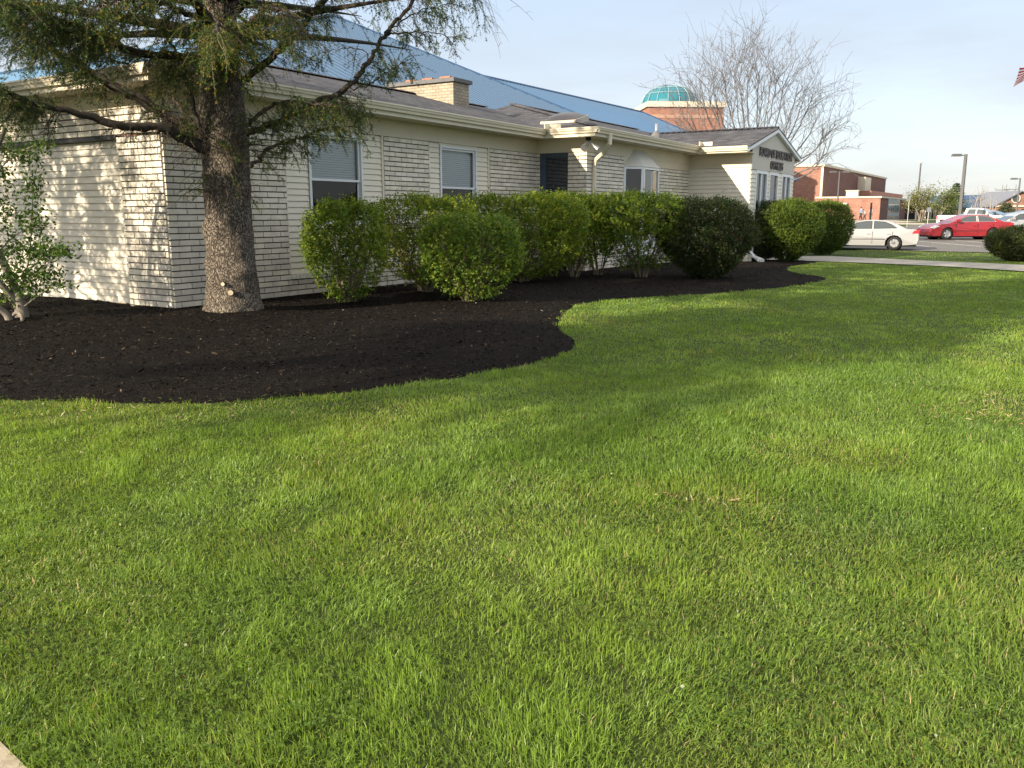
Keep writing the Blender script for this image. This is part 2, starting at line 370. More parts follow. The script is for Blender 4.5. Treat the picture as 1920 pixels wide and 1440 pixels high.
def edge_dist(Q, poly):
    Q = np.asarray(Q, float); best = np.full(len(Q), 1e9); n = len(poly)
    for i in range(n):
        a = np.asarray(poly[i], float)[:2]; b = np.asarray(poly[(i + 1) % n], float)[:2]
        ab = b - a; t = np.clip(((Q - a) @ ab) / (ab @ ab + 1e-12), 0, 1)
        best = np.minimum(best, np.linalg.norm(Q - (a + t[:, None] * ab), axis=1))
    return best
def smooth_path(pts, k=8):
    P = [np.array(p[:2], float) for p in pts]; out = []
    for i in range(len(P) - 1):
        p0, p1, p2, p3 = P[max(i - 1, 0)], P[i], P[i + 1], P[min(i + 2, len(P) - 1)]
        for t in np.arange(k) / k:
            out.append(0.5 * ((2 * p1) + (-p0 + p2) * t + (2 * p0 - 5 * p1 + 4 * p2 - p3) * t * t + (-p0 + 3 * p1 - 3 * p2 + p3) * t ** 3))
    out.append(P[-1]); return out

# mulch bed: its lawn edge, then back behind the walls
bed_edge = smooth_path([(-12, 7.9), (-8, 7.75), (-5.9, 7.5), (-4.48, 7.29), (-3.4, 7.16), (-2.57, 7.16), (-1.9, 7.42), (-1.29, 7.75), (-0.55, 8.3), (0.23, 9.15), (0.66, 9.95), (0.80, 10.77), (0.66, 11.9), (0.72, 12.99),
                        (0.95, 14.4), (1.36, 15.5), (2.3, 16.4), (3.63, 17.0), (5.1, 18.1), (6.5, 19.4), (7.5, 20.7), (7.95, 21.9), (7.75, 23.4), (8.0, 25.0), (8.8, 26.9), (9.9, 28.6), (10.55, 29.9), (10.7, 31.2)], 7)
back = [uw(22.0, 2.2), uw(10, -0.6), uw(1.0, -0.6), uw(0.6, -12), uw(-3.5, -12)]
BED = [tuple(p) for p in bed_edge] + [(p.x, p.y) for p in back]
BEDP = np.array(BED)
TRUNK = at(440, 597, 13.19); TRUNK.z = 0
def bed_z(V, d):
    x, y = V[:, 0], V[:, 1]
    z = 0.07 * (1 - np.exp(-d / 0.55)) + 0.05 * (fnoise(x * 0.9, y * 0.9, 3) - 0.5) * np.clip(d, 0, 1) + 0.028 * (fnoise(x * 7, y * 7, 5) - 0.5) * np.clip(d * 4, 0.15, 1)
    rt = np.hypot(x - TRUNK.x, y - TRUNK.y)
    return z + 0.10 * np.exp(-(rt / 0.75) ** 2)
bed = struct(sheet('mulch_bed', BED, 0.004, MT['mulch'], 0.13, bed_z, smooth=True), label='black mulch bed along the office walls')

# concrete walk from the entry to the right
walk_pts = [(10.35, 31.3), (10.44, 30.3), (11.4, 29.35), (12.4, 27.6), (14.3, 23.6), (17.5, 17.4), (19.6, 18.4), (16.5, 26.3), (14.75, 30.6), (13.9, 33.2), (13.2, 35.6), (11.4, 35.4)]
walk = struct(sheet('concrete_walk', walk_pts, 0.03, MT['concrete'], 0.7), label='concrete walk to the entry')
WALK = np.array(walk_pts)
jb = MB()
for k in range(9):
    a = Vector((12.2, 29.0, 0)).lerp(Vector((17.8, 17.6, 0)), k / 8 + 0.02); b = Vector((14.5, 31.0, 0)).lerp(Vector((19.4, 18.6, 0)), k / 8 + 0.02)
    d = (b - a).normalized(); nn = Vector((-d.y, d.x, 0)) * 0.012
    a = a + d * 0.1
    q = [a - nn, b - nn, b + nn, a + nn]
    jb.poly([(p.x, p.y, float(hz(p.y)) + 0.036) for p in q])
struct(jb.build('walk_joints', M('joint_grey', (0.12, 0.11, 0.1), 0.95)), label='control joints across the walk')  # joints laid as thin darker strips on the walk

PATCH = np.array([(-1.574, 2.355), (-1.435, 2.24), (-1.0, 1.88), (-.6, 1.2), (-.6, -3), (-4.2, -3), (-4.2, 4.53)])
struct(sheet('paved_path', [tuple(p) for p in PATCH], 0.012, M('tan_paving', (0.36, 0.30, 0.22), .9, var=.2, scale=9, bump=.3, bscale=60), 0.4), label='tan paving at the lawn corner')
# parking lot and driveway
lot = [(11.0, 47.6), (17.0, 43.7), (22.3, 39.6), (24.5, 37.2), (60, 24), (140, 60), (120, 100), (55, 97), (44, 96), (40, 88), (26, 84), (12, 60)]
struct(sheet('parking_lot', lot, 0.03, MT['asphalt'], 2.5), label='grey asphalt parking lot')
LOT = np.array(lot)
MT['whiteline'] = M('road_paint', (0.62, 0.60, 0.55), 0.7, var=0.2, scale=4)
lb = MB()
for k in range(9):
    a = Vector((22.0 + 2.75 * k, 45.5 + 0.1 * k)); b = a + Vector((-1.4, 5.2))
    n = Vector((0.06, 0.015))
    pts = []
    for s in range(7):
        p = a.lerp(b, s / 6); pts.append(p)
    for s in range(6):
        p, q = pts[s], pts[s + 1]
        lb.poly([(v.x, v.y, float(hz(v.y)) + 0.04) for v in (p - n, p + n, q + n, q - n)])
struct(lb.build('bay_lines', MT['whiteline']), label='faded white parking bay lines')
# grass island with kerb in front of the school
isl = [(50.5, 108), (44, 100.5), (47, 99), (60, 101.5), (90, 104), (90, 128), (60, 128), (53, 124)]
kb = MB()
for i in range(len(isl)):
    a, b = isl[i], isl[(i + 1) % len(isl)]
    d = (Vector(b) - Vector(a)); L_ = d.length; d.normalize(); n = Vector((-d.y, d.x)) * 0.16
    k = max(1, int(L_ / 3))
    for s in range(k):
        p = Vector(a) + d * (L_ * s / k); q = Vector(a) + d * (L_ * (s + 1) / k)
        zp, zq = float(hz(p.y)), float(hz(q.y))
        kb.add([(p.x, p.y, zp - .05), (q.x, q.y, zq - .05), (q.x + n.x, q.y + n.y, zq - .05), (p.x + n.x, p.y + n.y, zp - .05),
                (p.x, p.y, zp + .17), (q.x, q.y, zq + .17), (q.x + n.x, q.y + n.y, zq + .17), (p.x + n.x, p.y + n.y, zp + .17)],
               [(4, 5, 6, 7), (0, 1, 5, 4), (1, 2, 6, 5), (2, 3, 7, 6), (3, 0, 4, 7)])
struct(kb.build('kerb', MT['concrete']), label='pale concrete kerb round the school lawn')
struct(sheet('school_lawn', isl, 0.10, soil_lawn(), 3.0), label='school lawn strip')
struct(sheet('school_pavement', [(38, 99), (44, 100.5), (50.5, 108), (53, 124), (55, 129), (30, 129), (30, 112)], 0.035, MT['concrete'], 3.0), label='pale pavement before the brick school')

# ------------------------------------------------------------------ the office building (local frame: x along front, y into the building)
office = thing('office_building', 'low cream painted brick and siding office with dark shingle roof and lettered front gable', 'office building', ORG, ROT)
def Lq(u, w, z): return (u, -w, z)
EAVE, SOFF, BR = 3.74, 3.57, 3.20

def panel_axes(face, c):
    """face 'front': plane w=c, runs along u, outward +w; 'side': plane u=c, runs along w, outward -u"""
    if face == 'front': return lambda a, d, z: Lq(a, c + d, z)
    return lambda a, d, z: Lq(c - d, a, z)
def brick_panel(face, c, a0, a1, z0, z1, proud=0.030, course=0.1015, blen=0.40, joint=0.0155, seed=0, phase=0.0, name='brick_wall'):
    f = panel_axes(face, c); b = MB(); rng = random.Random(seed * 31 + 7)
    b.quad(f(a0, 0, z0), f(a1, 0, z0), f(a1, 0, z1), f(a0, 0, z1), 1)
    n = int(round((z1 - z0) / course)); ch = (z1 - z0) / n
    for r in range(n):
        zb, zt = z0 + r * ch + joint / 2, z0 + (r + 1) * ch - joint / 2
        a = a0 - (blen / 2 if r % 2 else 0) - phase - rng.uniform(0, .06)
        while a < a1:
            L_ = blen * rng.choice([1, 1, 1, 1, .97, 1.03])
            s, e = max(a, a0), min(a + L_ - joint * 0.8, a1)
            if e - s > 0.02:
                s += 0 if s == a0 else 0; j = lambda q: rng.uniform(-q, q)
                p = proud + j(0.004); k = 0.004
                V = [f(s + k, p + j(.002), zb + k), f(e - k, p + j(.002), zb + k + j(.002)), f(e - k, p + j(.002), zt - k), f(s + k, p + j(.002), zt - k + j(.002)),
                     f(s, 0, zb), f(e, 0, zb), f(e, 0, zt), f(s, 0, zt)]
                g_ = rng.uniform(.43, .53) * (rng.uniform(.78, 1.0) if zb < .35 else 1.0) * (.86 if rng.random() < .04 else 1.0); b.add(V, [(0, 1, 2, 3), (0, 4, 5, 1), (1, 5, 6, 2), (2, 6, 7, 3), (3, 7, 4, 0)], 0, np.array([g_, g_ * rng.uniform(.97, 1.0), g_ * rng.uniform(.93, 1.0)]))
            a += L_
    return b.build(name, [MT['paint_brick'], MT['joint']], office)
def siding_panel(face, c, a0, a1, z0, z1, lap=0.112, name='siding_wall', trim=True, mat='siding'):
    f = panel_axes(face, c); b = MB(); n = int(round((z1 - z0) / lap)); h = (z1 - z0) / n
    for r in range(n):
        zb, zt = z0 + r * h, z0 + (r + 1) * h
        g_ = .011; zr = zt - g_                                       # butt edge over a recessed nailing groove
        b.quad(f(a0, .030, zb), f(a1, .030, zb), f(a1, .010, zr), f(a0, .010, zr))
        b.quad(f(a0, -.012, zr), f(a1, -.012, zr), f(a1, -.012, zt), f(a0, -.012, zt)); b.quad(f(a0, .010, zr), f(a1, .010, zr), f(a1, -.012, zr), f(a0, -.012, zr))
        b.quad(f(a0, -.012, zb), f(a0, .030, zb), f(a1, .030, zb), f(a1, -.012, zb))
        b.poly([f(a0, -.012, zb), f(a0, .030, zb), f(a0, .010, zr), f(a0, -.012, zr)]); b.poly([f(a1, -.012, zb), f(a1, .030, zb), f(a1, .010, zr), f(a1, -.012, zr)])
    return b.build(name, [MT[mat], MT['joint']], office)
def flat_board(face, c, a0, a1, z0, z1, t=0.03, mat='frieze', name='frieze_board', parent=None):
    f = panel_axes(face, c); b = MB()
    P = [f(a0, 0, z0), f(a1, 0, z0), f(a1, 0, z1), f(a0, 0, z1)]; n = Vector(f(0, t, 0)) - Vector(f(0, 0, 0))
    b.slab(P, n); return b.build(name, MT[mat], parent or office)
def rect_frame(b, f, a0, a1, z0, z1, wd, d0, d1, mi=0):
    for (p, q, r, s) in ((a0, a0 + wd, z0, z1), (a1 - wd, a1, z0, z1), (a0 + wd, a1 - wd, z0, z0 + wd), (a0 + wd, a1 - wd, z1 - wd, z1)):
        P = [f(p, d0, r), f(q, d0, r), f(q, d0, s), f(p, d0, s)]
        b.slab(P, Vector(f(0, d1, 0)) - Vector(f(0, d0, 0)), mi)
def hung_window(face, c, a0, a1, z0, z1, zmid, blind=True):
    f = panel_axes(face, c)
    b = MB(); rect_frame(b, f, a0, a1, z0, z1, 0.055, -0.05, 0.045)
    # sill
    b.slab([f(a0 - .02, -.02, z0 - .05), f(a1 + .02, -.02, z0 - .05), f(a1 + .02, -.02, z0 - .002), f(a0 - .02, -.02, z0 - .002)], Vector(f(0, .09, 0)) - Vector(f(0, 0, 0)))
    win = b.build('window', MT['vinyl'], office)
    s = MB(); i0, i1 = a0 + .058, a1 - .058
    rect_frame(s, f, i0, i1, zmid - .025, z1 - .058, 0.045, -0.03, 0.005); s.build('upper_sash', MT['vinyl'], win)
    s = MB(); rect_frame(s, f, i0, i1, z0 + .058, zmid + .02, 0.045, -0.045, -0.033); s.build('lower_sash', MT['vinyl'], win)
    p = MB(); p.quad(f(i0 + .045, -.012, zmid + .02), f(i1 - .045, -.012, zmid + .02), f(i1 - .045, -.012, z1 - .103), f(i0 + .045, -.012, z1 - .103))
    p.quad(f(i0 + .045, -.04, z0 + .103), f(i1 - .045, -.04, z0 + .103), f(i1 - .045, -.04, zmid - .025), f(i0 + .045, -.04, zmid - .025))
    p.build('pane', MT['glass'], win)
    if blind:
        s = MB(); z = zmid - .02
        while z < z1 - .08:
            s.quad(f(i0 + .03, -.105, z), f(i1 - .03, -.105, z), f(i1 - .03, -.085, z + .040), f(i0 + .03, -.085, z + .040)); z += .046
        s.build('blind', MT['blind'], win)
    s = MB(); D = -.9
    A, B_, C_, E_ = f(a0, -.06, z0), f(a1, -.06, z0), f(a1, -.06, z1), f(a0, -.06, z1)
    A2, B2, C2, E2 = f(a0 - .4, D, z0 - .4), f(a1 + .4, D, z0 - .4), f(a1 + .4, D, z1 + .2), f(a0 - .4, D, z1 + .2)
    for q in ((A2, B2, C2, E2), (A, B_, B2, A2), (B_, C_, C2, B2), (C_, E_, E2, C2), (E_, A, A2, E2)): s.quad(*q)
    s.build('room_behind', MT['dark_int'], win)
    return win

# facade A (w = 0)
brick_panel('front', 0, 0.0, 2.62, -0.25, BR, seed=1)
brick_panel('front', 0, 2.62, 5.40, -0.25, 0.36, seed=2)
b = MB(); b.has_c = True                                            # header course under the siding
k = 2.62
while k < 5.36:
    b.box(k, k + .088, -.05, .0, .372, .455); k += .099
b.box(2.62, 5.40, -.012, -.002, .362, .46, 1); b.build('brick_sill', [MT['paint_brick'], MT['joint']], office)
siding_panel('front', -0.03, 2.62, 3.20, .46, BR)
siding_panel('front', -0.03, 3.20, 4.78, .46, 1.30)
siding_panel('front', -0.03, 4.78, 5.36, .46, BR)
flat_board('front', -0.03, 5.36, 5.42, .46, BR, .045, 'trim', 'corner_trim')
hung_window('front', -0.03, 3.22, 4.76, 1.36, 3.15, 2.25)
flat_board('front', -0.03, 3.20, 4.78, 3.155, BR, .03, 'trim', 'window_head')
brick_panel('front', 0, 5.42, 7.02, -0.25, BR, seed=3)
brick_panel('front', 0, 7.02, 9.52, -0.25, 0.46, seed=4)
siding_panel('front', -0.03, 7.02, 7.42, .46, BR)
siding_panel('front', -0.03, 7.42, 8.98, .46, 1.30)
siding_panel('front', -0.03, 8.98, 9.46, .46, BR)
flat_board('front', -0.03, 9.46, 9.52, .46, BR, .045, 'trim', 'corner_trim')
hung_window('front', -0.03, 7.44, 8.96, 1.36, 3.15, 2.20)
flat_board('front', -0.03, 7.42, 8.98, 3.155, BR, .03, 'trim', 'window_head')
brick_panel('front', 0, 9.52, 11.885, -0.25, BR, seed=5)
flat_board('front', 0, -0.03, 11.88, BR + .002, SOFF, .03)
# left end wall (u = 0)
brick_panel('side', 0, -1.13, 0.0, -0.25, 2.84, seed=6, blen=.31)
siding_panel('side', 0.10, -9.4, -1.13, 0.06, 2.80, name='siding_wall')
b = MB(); b.box(0.06, 0.13, 1.13, 9.4, -0.2, 0.06); b.build('wood_sill', M('weathered_sill', (0.26, 0.17, 0.075), 0.9, var=0.3, scale=6, stretch=(1, .2, 1)), office)
b = MB(); b.box(-0.035, 0.12, 1.12, 9.4, 2.805, 2.865); b.build('header_strip', M('dark_strip', (0.03, 0.028, 0.03), 0.5), office)
brick_panel('side', 0, -9.4, 0.0, 2.87, 3.28, seed=7)
flat_board('side', 0, -9.4, 0.0, 3.282, SOFF, .03)
# return B (u = 11.9)
brick_panel('side', 11.9, 0.02, 0.11, -0.25, BR, seed=8)
brick_panel('side', 11.9, 0.99, 1.52, -0.25, BR, seed=9, blen=.36)
flat_board('side', 11.9, 0.03, 1.52, BR + .002, SOFF, .03)
f = panel_axes('side', 11.95)
b = MB(); b.slab([f(.11, 0, -.1), f(.99, 0, -.1), f(.99, 0, BR), f(.11, 0, BR)], (-.02, 0, 0))
dr = b.build('door', MT['door_blue'], office)
b = MB(); b.slab([f(.115, .02, -.1), f(.29, .02, -.1), f(.29, .02, BR - .004), f(.115, .02, BR - .004)], (-.025, 0, 0)); b.slab([f(.29, .02, BR - .12), f(.985, .02, BR - .12), f(.985, .02, BR - .004), f(.29, .02, BR - .004)], (-.025, 0, 0))
b.build('door_frame', M('blue_metal_frame', (0.06, 0.085, 0.125), 0.4, var=0.2, scale=9), dr)
b = MB(); b.quad(f(.30, .026, .1), f(.98, .026, .1), f(.98, .026, BR - .13), f(.30, .026, BR - .13))
m_dg, N, L, P = new_mat('dark_door_glass'); P.inputs['Base Color'].default_value = (0.012, 0.018, 0.03, 1); P.inputs['Roughness'].default_value = 0.04; P.inputs['Specular IOR Level'].default_value = 0.9
b.build('door_glass', m_dg, dr)
# facade B (w = 1.52)
WB = 1.52
brick_panel('front', WB, 11.88, 14.28, -0.25, BR, seed=10)
brick_panel('front', WB, 14.28, 16.38, -0.25, 0.9, seed=11)
brick_panel('front', WB, 16.38, 19.64, -0.25, 3.0, seed=12)
flat_board('front', WB, 16.38, 19.64, 3.004, BR, .022, 'frieze')
flat_board('front', WB, 14.28, 16.38, 2.98, BR, .022, 'frieze')
flat_board('front', WB, 11.87, 19.64, BR + .002, SOFF, .03)
# bay window
bay = [(14.30, WB), (14.76, WB + .42), (15.92, WB + .42), (16.36, WB)]
zb0, zb1 = 0.9, 2.93
b = MB()
for i in range(3):
    (ua, wa), (ub, wb) = bay[i], bay[i + 1]
    P0, P1 = Vector((ua, -wa, 0)), Vector((ub, -wb, 0)); d = (P1 - P0).normalized(); n = Vector((d.y, -d.x, 0)); Ln = (P1 - P0).length
    ff = lambda a, dd, z, P0=P0, d=d, n=n: tuple(P0 + d * a + n * dd + Vector((0, 0, z)))
    rect_frame(b, ff, 0, Ln, zb0, zb1, 0.07, -0.03, 0.03)
    b.slab([ff(0, -.03, zb0 - .5), ff(Ln, -.03, zb0 - .5), ff(Ln, -.03, zb0 - .002), ff(0, -.03, zb0 - .002)], n * 0.05)
baywin = b.build('bay_window', MT['vinyl'], office)
for i in range(3):
    (ua, wa), (ub, wb) = bay[i], bay[i + 1]
    P0, P1 = Vector((ua, -wa, 0)), Vector((ub, -wb, 0)); d = (P1 - P0).normalized()
    a, c_ = P0 + d * .085, P1 - d * .085
    b = MB(); b.quad((a.x, a.y, zb0 + .085), (c_.x, c_.y, zb0 + .085), (c_.x, c_.y, zb1 - .085), (a.x, a.y, zb1 - .085)); b.build('pane', MT['glass_bay'], baywin)
b = MB(); top = [(14.9, WB + .03), (15.9, WB + .03)]
q = [(u, -(w + (.05 if w > WB + .1 else 0)), zb1 + .004) for u, w in bay]; q[0] = (14.27, -WB - .03, zb1 + .004); q[3] = (16.40, -WB - .03, zb1 + .004)
t0, t1 = (14.95, -WB - .035, 3.44), (15.75, -WB - .035, 3.44)
b.add([q[0], q[1], q[2], q[3], t0, t1], [(0, 1, 4), (1, 2, 5, 4), (2, 3, 5), (3, 2, 1, 0)])
b.build('bay_hood', M('white_metal_hood', (0.56, 0.54, 0.49), 0.5), baywin)
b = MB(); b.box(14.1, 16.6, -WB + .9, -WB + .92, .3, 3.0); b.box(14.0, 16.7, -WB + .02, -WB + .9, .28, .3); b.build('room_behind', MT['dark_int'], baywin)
# return C (u = 19.66) and gabled front (w = 3.64)
UC, WC = 19.66, 3.64
siding_panel('side', UC, WB, 3.46, 0.0, 3.08, lap=0.135)
flat_board('side', UC, 3.46, WC, -.2, 3.08, .03, 'trim', 'corner_trim')
flat_board('side', UC, WB, WC, 3.082, 3.13, .045, 'trim', 'band_trim')
flat_board('side', UC, WB, WC, 3.132, SOFF - .02, .025, 'frieze')
flat_board('side', UC, WB, WC, -.25, 0.0, .02, 'frieze', 'base_board')
units = [(20.22, 21.62), (21.86, 23.02), (23.48, 24.82)]
prev = UC
for (a, c_) in units + [(25.22, None)]:
    siding_panel('front', WC, prev, a, 0.0, 3.02, lap=0.135)
    prev = c_
flat_board('front', WC, UC, 25.22, -.25, 0.0, .02, 'frieze', 'base_board')
for i, (a0, a1) in enumerate(units):
    ff = panel_axes('front', WC); b = MB(); dz = 0.05 if i == 1 else 0.12
    rect_frame(b, ff, a0, a1, dz, 3.02, .10, -.06, .035)
    mid = (a0 + a1) / 2
    if i != 1:
        b.slab([ff(mid - .05, -.04, dz + .1), ff(mid + .05, -.04, dz + .1), ff(mid + .05, -.04, 2.92), ff(mid - .05, -.04, 2.92)], (0, -.06, 0))
    w_ = b.build('glass_door' if i == 1 else 'window', MT['vinyl'], office)
    p = MB(); p.quad(ff(a0 + .1, -.02, dz + .1), ff(a1 - .1, -.02, dz + .1), ff(a1 - .1, -.02, 2.92), ff(a0 + .1, -.02, 2.92)); p.build('pane', MT['glass'], w_)
    p = MB(); p.quad(ff(a0, -.6, 0), ff(a1, -.6, 0), ff(a1, -.6, 3.0), ff(a0, -.6, 3.0)); p.build('room_behind', M('room_grey', (0.16, 0.16, 0.16), 0.9), w_)
RU, RZ = 22.25, 4.53                                                 # gable ridge
EL, ER, EZ = 18.85, 25.65, 3.70
sC = (RZ - EZ) / (RU - EL)
b = MB(); zt = lambda u: RZ - abs(u - RU) * sC - 0.06
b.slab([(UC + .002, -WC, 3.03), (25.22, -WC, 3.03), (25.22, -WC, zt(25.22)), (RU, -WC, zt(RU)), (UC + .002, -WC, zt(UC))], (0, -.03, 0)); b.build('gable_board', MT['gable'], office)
b = MB()
for s in (-1, 1):
    e = EL if s < 0 else ER
    P = [(RU, -WC - .12, RZ - .01), (e, -WC - .12, EZ - .01), (e, -WC - .12, EZ - .15), (RU, -WC - .12, RZ - .15)]
    b.slab(P, (0, -.03, 0))
    P = [(RU, -WC - .035, RZ - .15), (e, -WC - .035, EZ - .15), (e, -WC - .12, EZ - .15), (RU, -WC - .12, RZ - .15)]; b.poly(P)
b.build('rake_board', MT['vinyl'], office)
# raised letters on the gable
def lettering(text, u0, u1, z0, hgt):
    cu = bpy.data.curves.new('lettering', 'FONT'); cu.body = text; cu.size = 1.0; cu.extrude = 0.03; cu.space_character = 1.08; cu.offset = 0.012
    o = bpy.data.objects.new('lettering', cu); COL.objects.link(o)
    bpy.context.view_layer.update()
    me = bpy.data.meshes.new_from_object(o.evaluated_get(bpy.context.evaluated_depsgraph_get()))
    bpy.data.objects.remove(o); bpy.data.curves.remove(cu)
    n = len(me.vertices); V = np.empty(n * 3, np.float32); me.vertices.foreach_get('co', V); V = V.reshape(-1, 3)
    lo, hi = V.min(0), V.max(0)
    X = u0 + (V[:, 0] - lo[0]) / (hi[0] - lo[0]) * (u1 - u0); Z = z0 + (V[:, 1] - lo[1]) / (hi[1] - lo[1]) * hgt; Y = -WC - .055 - V[:, 2] * 0.8
    me.vertices.foreach_set('co', np.stack([X, Y, Z], 1).astype(np.float32).ravel()); me.materials.clear(); me.materials.append(MT['letters']); me.update()
    o = bpy.data.objects.new('sign_lettering', me); COL.objects.link(o); o.parent = office; return o
lettering('BOARD OF EDUCATION', 20.42, 24.62, 3.50, 0.29)
lettering('OFFICES', 21.82, 23.42, 3.12, 0.28)

# roofs
sl_ = 0.265; sB = 0.247
MT['shingle_u'] = brick_mat('shingles_front', (0.105, 0.102, 0.112), (0.046, 0.046, 0.053), (0.023, 0.021, 0.022), 0.33, 0.14, 'u', 0.5, 0.010, 0.9, 0.37, 1 / 0.256)
MT['shingle_w'] = brick_mat('shingles_end', (0.105, 0.102, 0.112), (0.046, 0.046, 0.053), (0.023, 0.021, 0.022), 0.33, 0.14, 'w', 0.5, 0.010, 0.9, 0.37, 1 / 0.24)
def plane_slab(b, pts, mi, t=0.035):
    b.slab(pts, (0, 0, -t), mi)
zA = lambda w: EAVE + .02 + sl_ * (.6 - w)
zBf = lambda w: EAVE + .02 + sB * (2.1 - w)
rA, rB = zA(-4.5), zBf(-4.5)
b = MB()
hipu = 4.5
plane_slab(b, [Lq(-.6, .6, EAVE + .02), Lq(11.3, .6, EAVE + .02), Lq(16.6, -4.5, rA), Lq(hipu, -4.5, rA)], 0)
plane_slab(b, [Lq(-.6, .6, EAVE + .02), Lq(hipu, -4.5, rA), Lq(-.6, -9.6, EAVE + .02)], 1)
plane_slab(b, [Lq(-.6, -9.6, EAVE + .02), Lq(hipu, -4.5, rA), Lq(30, -4.5, rA), Lq(30, -9.6, EAVE + .02)], 0)
ub = 11.3 + (2.1 + 4.5)                                              # hip end over the bump-out
plane_slab(b, [Lq(11.3, 2.1, EAVE + .025), Lq(26.0, 2.1, EAVE + .025), Lq(30, -4.5, rB), Lq(ub, -4.5, rB)], 0)
plane_slab(b, [Lq(11.3, 2.1, EAVE + .025), Lq(ub, -4.5, rB), Lq(11.3, -4.5, EAVE + .025)], 1)
plane_slab(b, [Lq(ub, -4.5, rB), Lq(30, -4.5, rB), Lq(30, -11.0, EAVE)], 0)
wj = 2.1 - (RZ - EAVE) / sB - 0.3
plane_slab(b, [Lq(EL, WC + .16, EZ), Lq(RU, WC + .16, RZ), Lq(RU, wj, RZ), Lq(EL, 1.6, EZ)], 1)
plane_slab(b, [Lq(ER, WC + .16, EZ), Lq(RU, WC + .16, RZ), Lq(RU, wj, RZ), Lq(ER, 1.6, EZ)], 1)
# ridge and hip caps
def cap_run(p, q, n):
    P, Q = Vector(p), Vector(q)
    for i in range(n):
        a, c_ = P.lerp(Q, i / n), P.lerp(Q, (i + 1) / n + .004)
        d = (c_ - a).normalized(); s = d.cross(Vector((0, 0, 1))).normalized() * .12
        b.slab([a - s + Vector((0, 0, -.01)), a + Vector((0, 0, .035)), a + s + Vector((0, 0, -.01))], c_ - a + Vector((0, 0, .012)), 0)
cap_run(Lq(-.5, .5, EAVE + .06), Lq(hipu, -4.5, rA + .02), 26); cap_run(Lq(hipu, -4.5, rA + .02), Lq(16.2, -4.5, rA + .02), 44)
cap_run(Lq(11.4, 2.0, EAVE + .07), Lq(ub, -4.5, rB + .02), 30); cap_run(Lq(ub, -4.5, rB + .02), Lq(29, -4.5, rB + .02), 44)
cap_run(Lq(RU, WC + .15, RZ + .02), Lq(RU, wj, RZ + .02), 24)
roof = b.build('roof', [MT['shingle_u'], MT['shingle_w']], office)
# soffits, gutters
def gutter(p, q, out, drop=0.0, parent=None):
    """ogee gutter along an eave line p-q, 'out' the outward direction"""
    P, Q = Vector(p), Vector(q); o = Vector(out).normalized()
    prof = [(-.02, .0), (-.02, -.13), (.05, -.13), (.062, -.085), (.085, -.06), (.095, -.02), (.11, -.015), (.11, .012), (.095, .012), (.095, -.005), (.0, -.02)]
    b = MB(); n = len(prof); V = []
    for E_ in (P, Q):
        for d, z in prof: V.append(tuple(E_ + o * d + Vector((0, 0, z))))
    F = [(i, i + 1, n + i + 1, n + i) for i in range(n - 1)] + [tuple(range(n)), tuple(range(2 * n - 1, n - 1, -1))]
    b.add(V, F); return b.build('gutter', MT['gutter'], parent or office)
F_, S_ = (0, -1, 0), (-1, 0, 0)
GZ = EAVE + .012
gutter(Lq(-.72, .6, GZ), Lq(11.28, .6, GZ), F_)
gutter(Lq(-.6, -9.6, GZ), Lq(-.6, .7, GZ), S_)
gutter(Lq(11.3, .72, GZ), Lq(11.3, 2.2, GZ), S_)
gutter(Lq(11.2, 2.1, GZ), Lq(18.83, 2.1, GZ), F_)
gutter(Lq(EL, 2.22, EZ), Lq(EL, WC + .12, EZ), S_)
gutter(Lq(ER, 1.7, EZ), Lq(ER, WC + .12, EZ), (1, 0, 0))
def soff(p0, p1, p2, p3):
    b = MB(); b.slab([p0, p1, p2, p3], (0, 0, -.02)); b.build('soffit', MT['frieze'], office)
z = SOFF
soff(Lq(-.58, .58, z), Lq(11.3, .58, z), Lq(11.3, -.1, z), Lq(-.58, -.1, z))
soff(Lq(-.58, -.102, z), Lq(-.02, -.102, z), Lq(-.02, -9.5, z), Lq(-.58, -9.5, z))
soff(Lq(11.302, 2.08, z), Lq(18.9, 2.08, z), Lq(18.9, -.1, z), Lq(11.302, -.1, z))
soff(Lq(18.902, WC + .1, z - .02), Lq(UC + .1, WC + .1, z - .02), Lq(UC + .1, 1.4, z - .02), Lq(18.902, 1.4, z - .02))
soff(Lq(25.2, WC + .1, z - .02), Lq(25.64, WC + .1, z - .02), Lq(25.64, 1.4, z - .02), Lq(25.2, 1.4, z - .02))
# fascia between soffit and gutter
for q in ((-.58, 11.28, -.585, -.56, SOFF - .03, EAVE), (-.585, -.56, -.55, 9.6, SOFF - .03, EAVE), (11.29, 11.315, -2.08, -.56, SOFF - .03, EAVE), (11.316, 18.9, -2.085, -2.06, SOFF - .03, EAVE),
          (18.86, 18.89, -WC - .1, -2.09, SOFF - .05, EZ), (25.61, 25.64, -WC - .1, -1.6, SOFF - .05, EZ)):
    b = MB(); b.box(*q); b.build('fascia', MT['trim'], office)
# white splash boxes where gutters meet in the inner corners
for (u, w) in ((11.18, .72), (18.73, 2.22)):
    b = MB(); b.box(u - .14, u + .34, -w - .03, -w - .0, EAVE + .02, EAVE + .14); b.box(u + .1, u + .13, -w - .36, -w - .032, EAVE + .02, EAVE + .14); b.build('gutter_splash_guard', MT['gutter'], office)
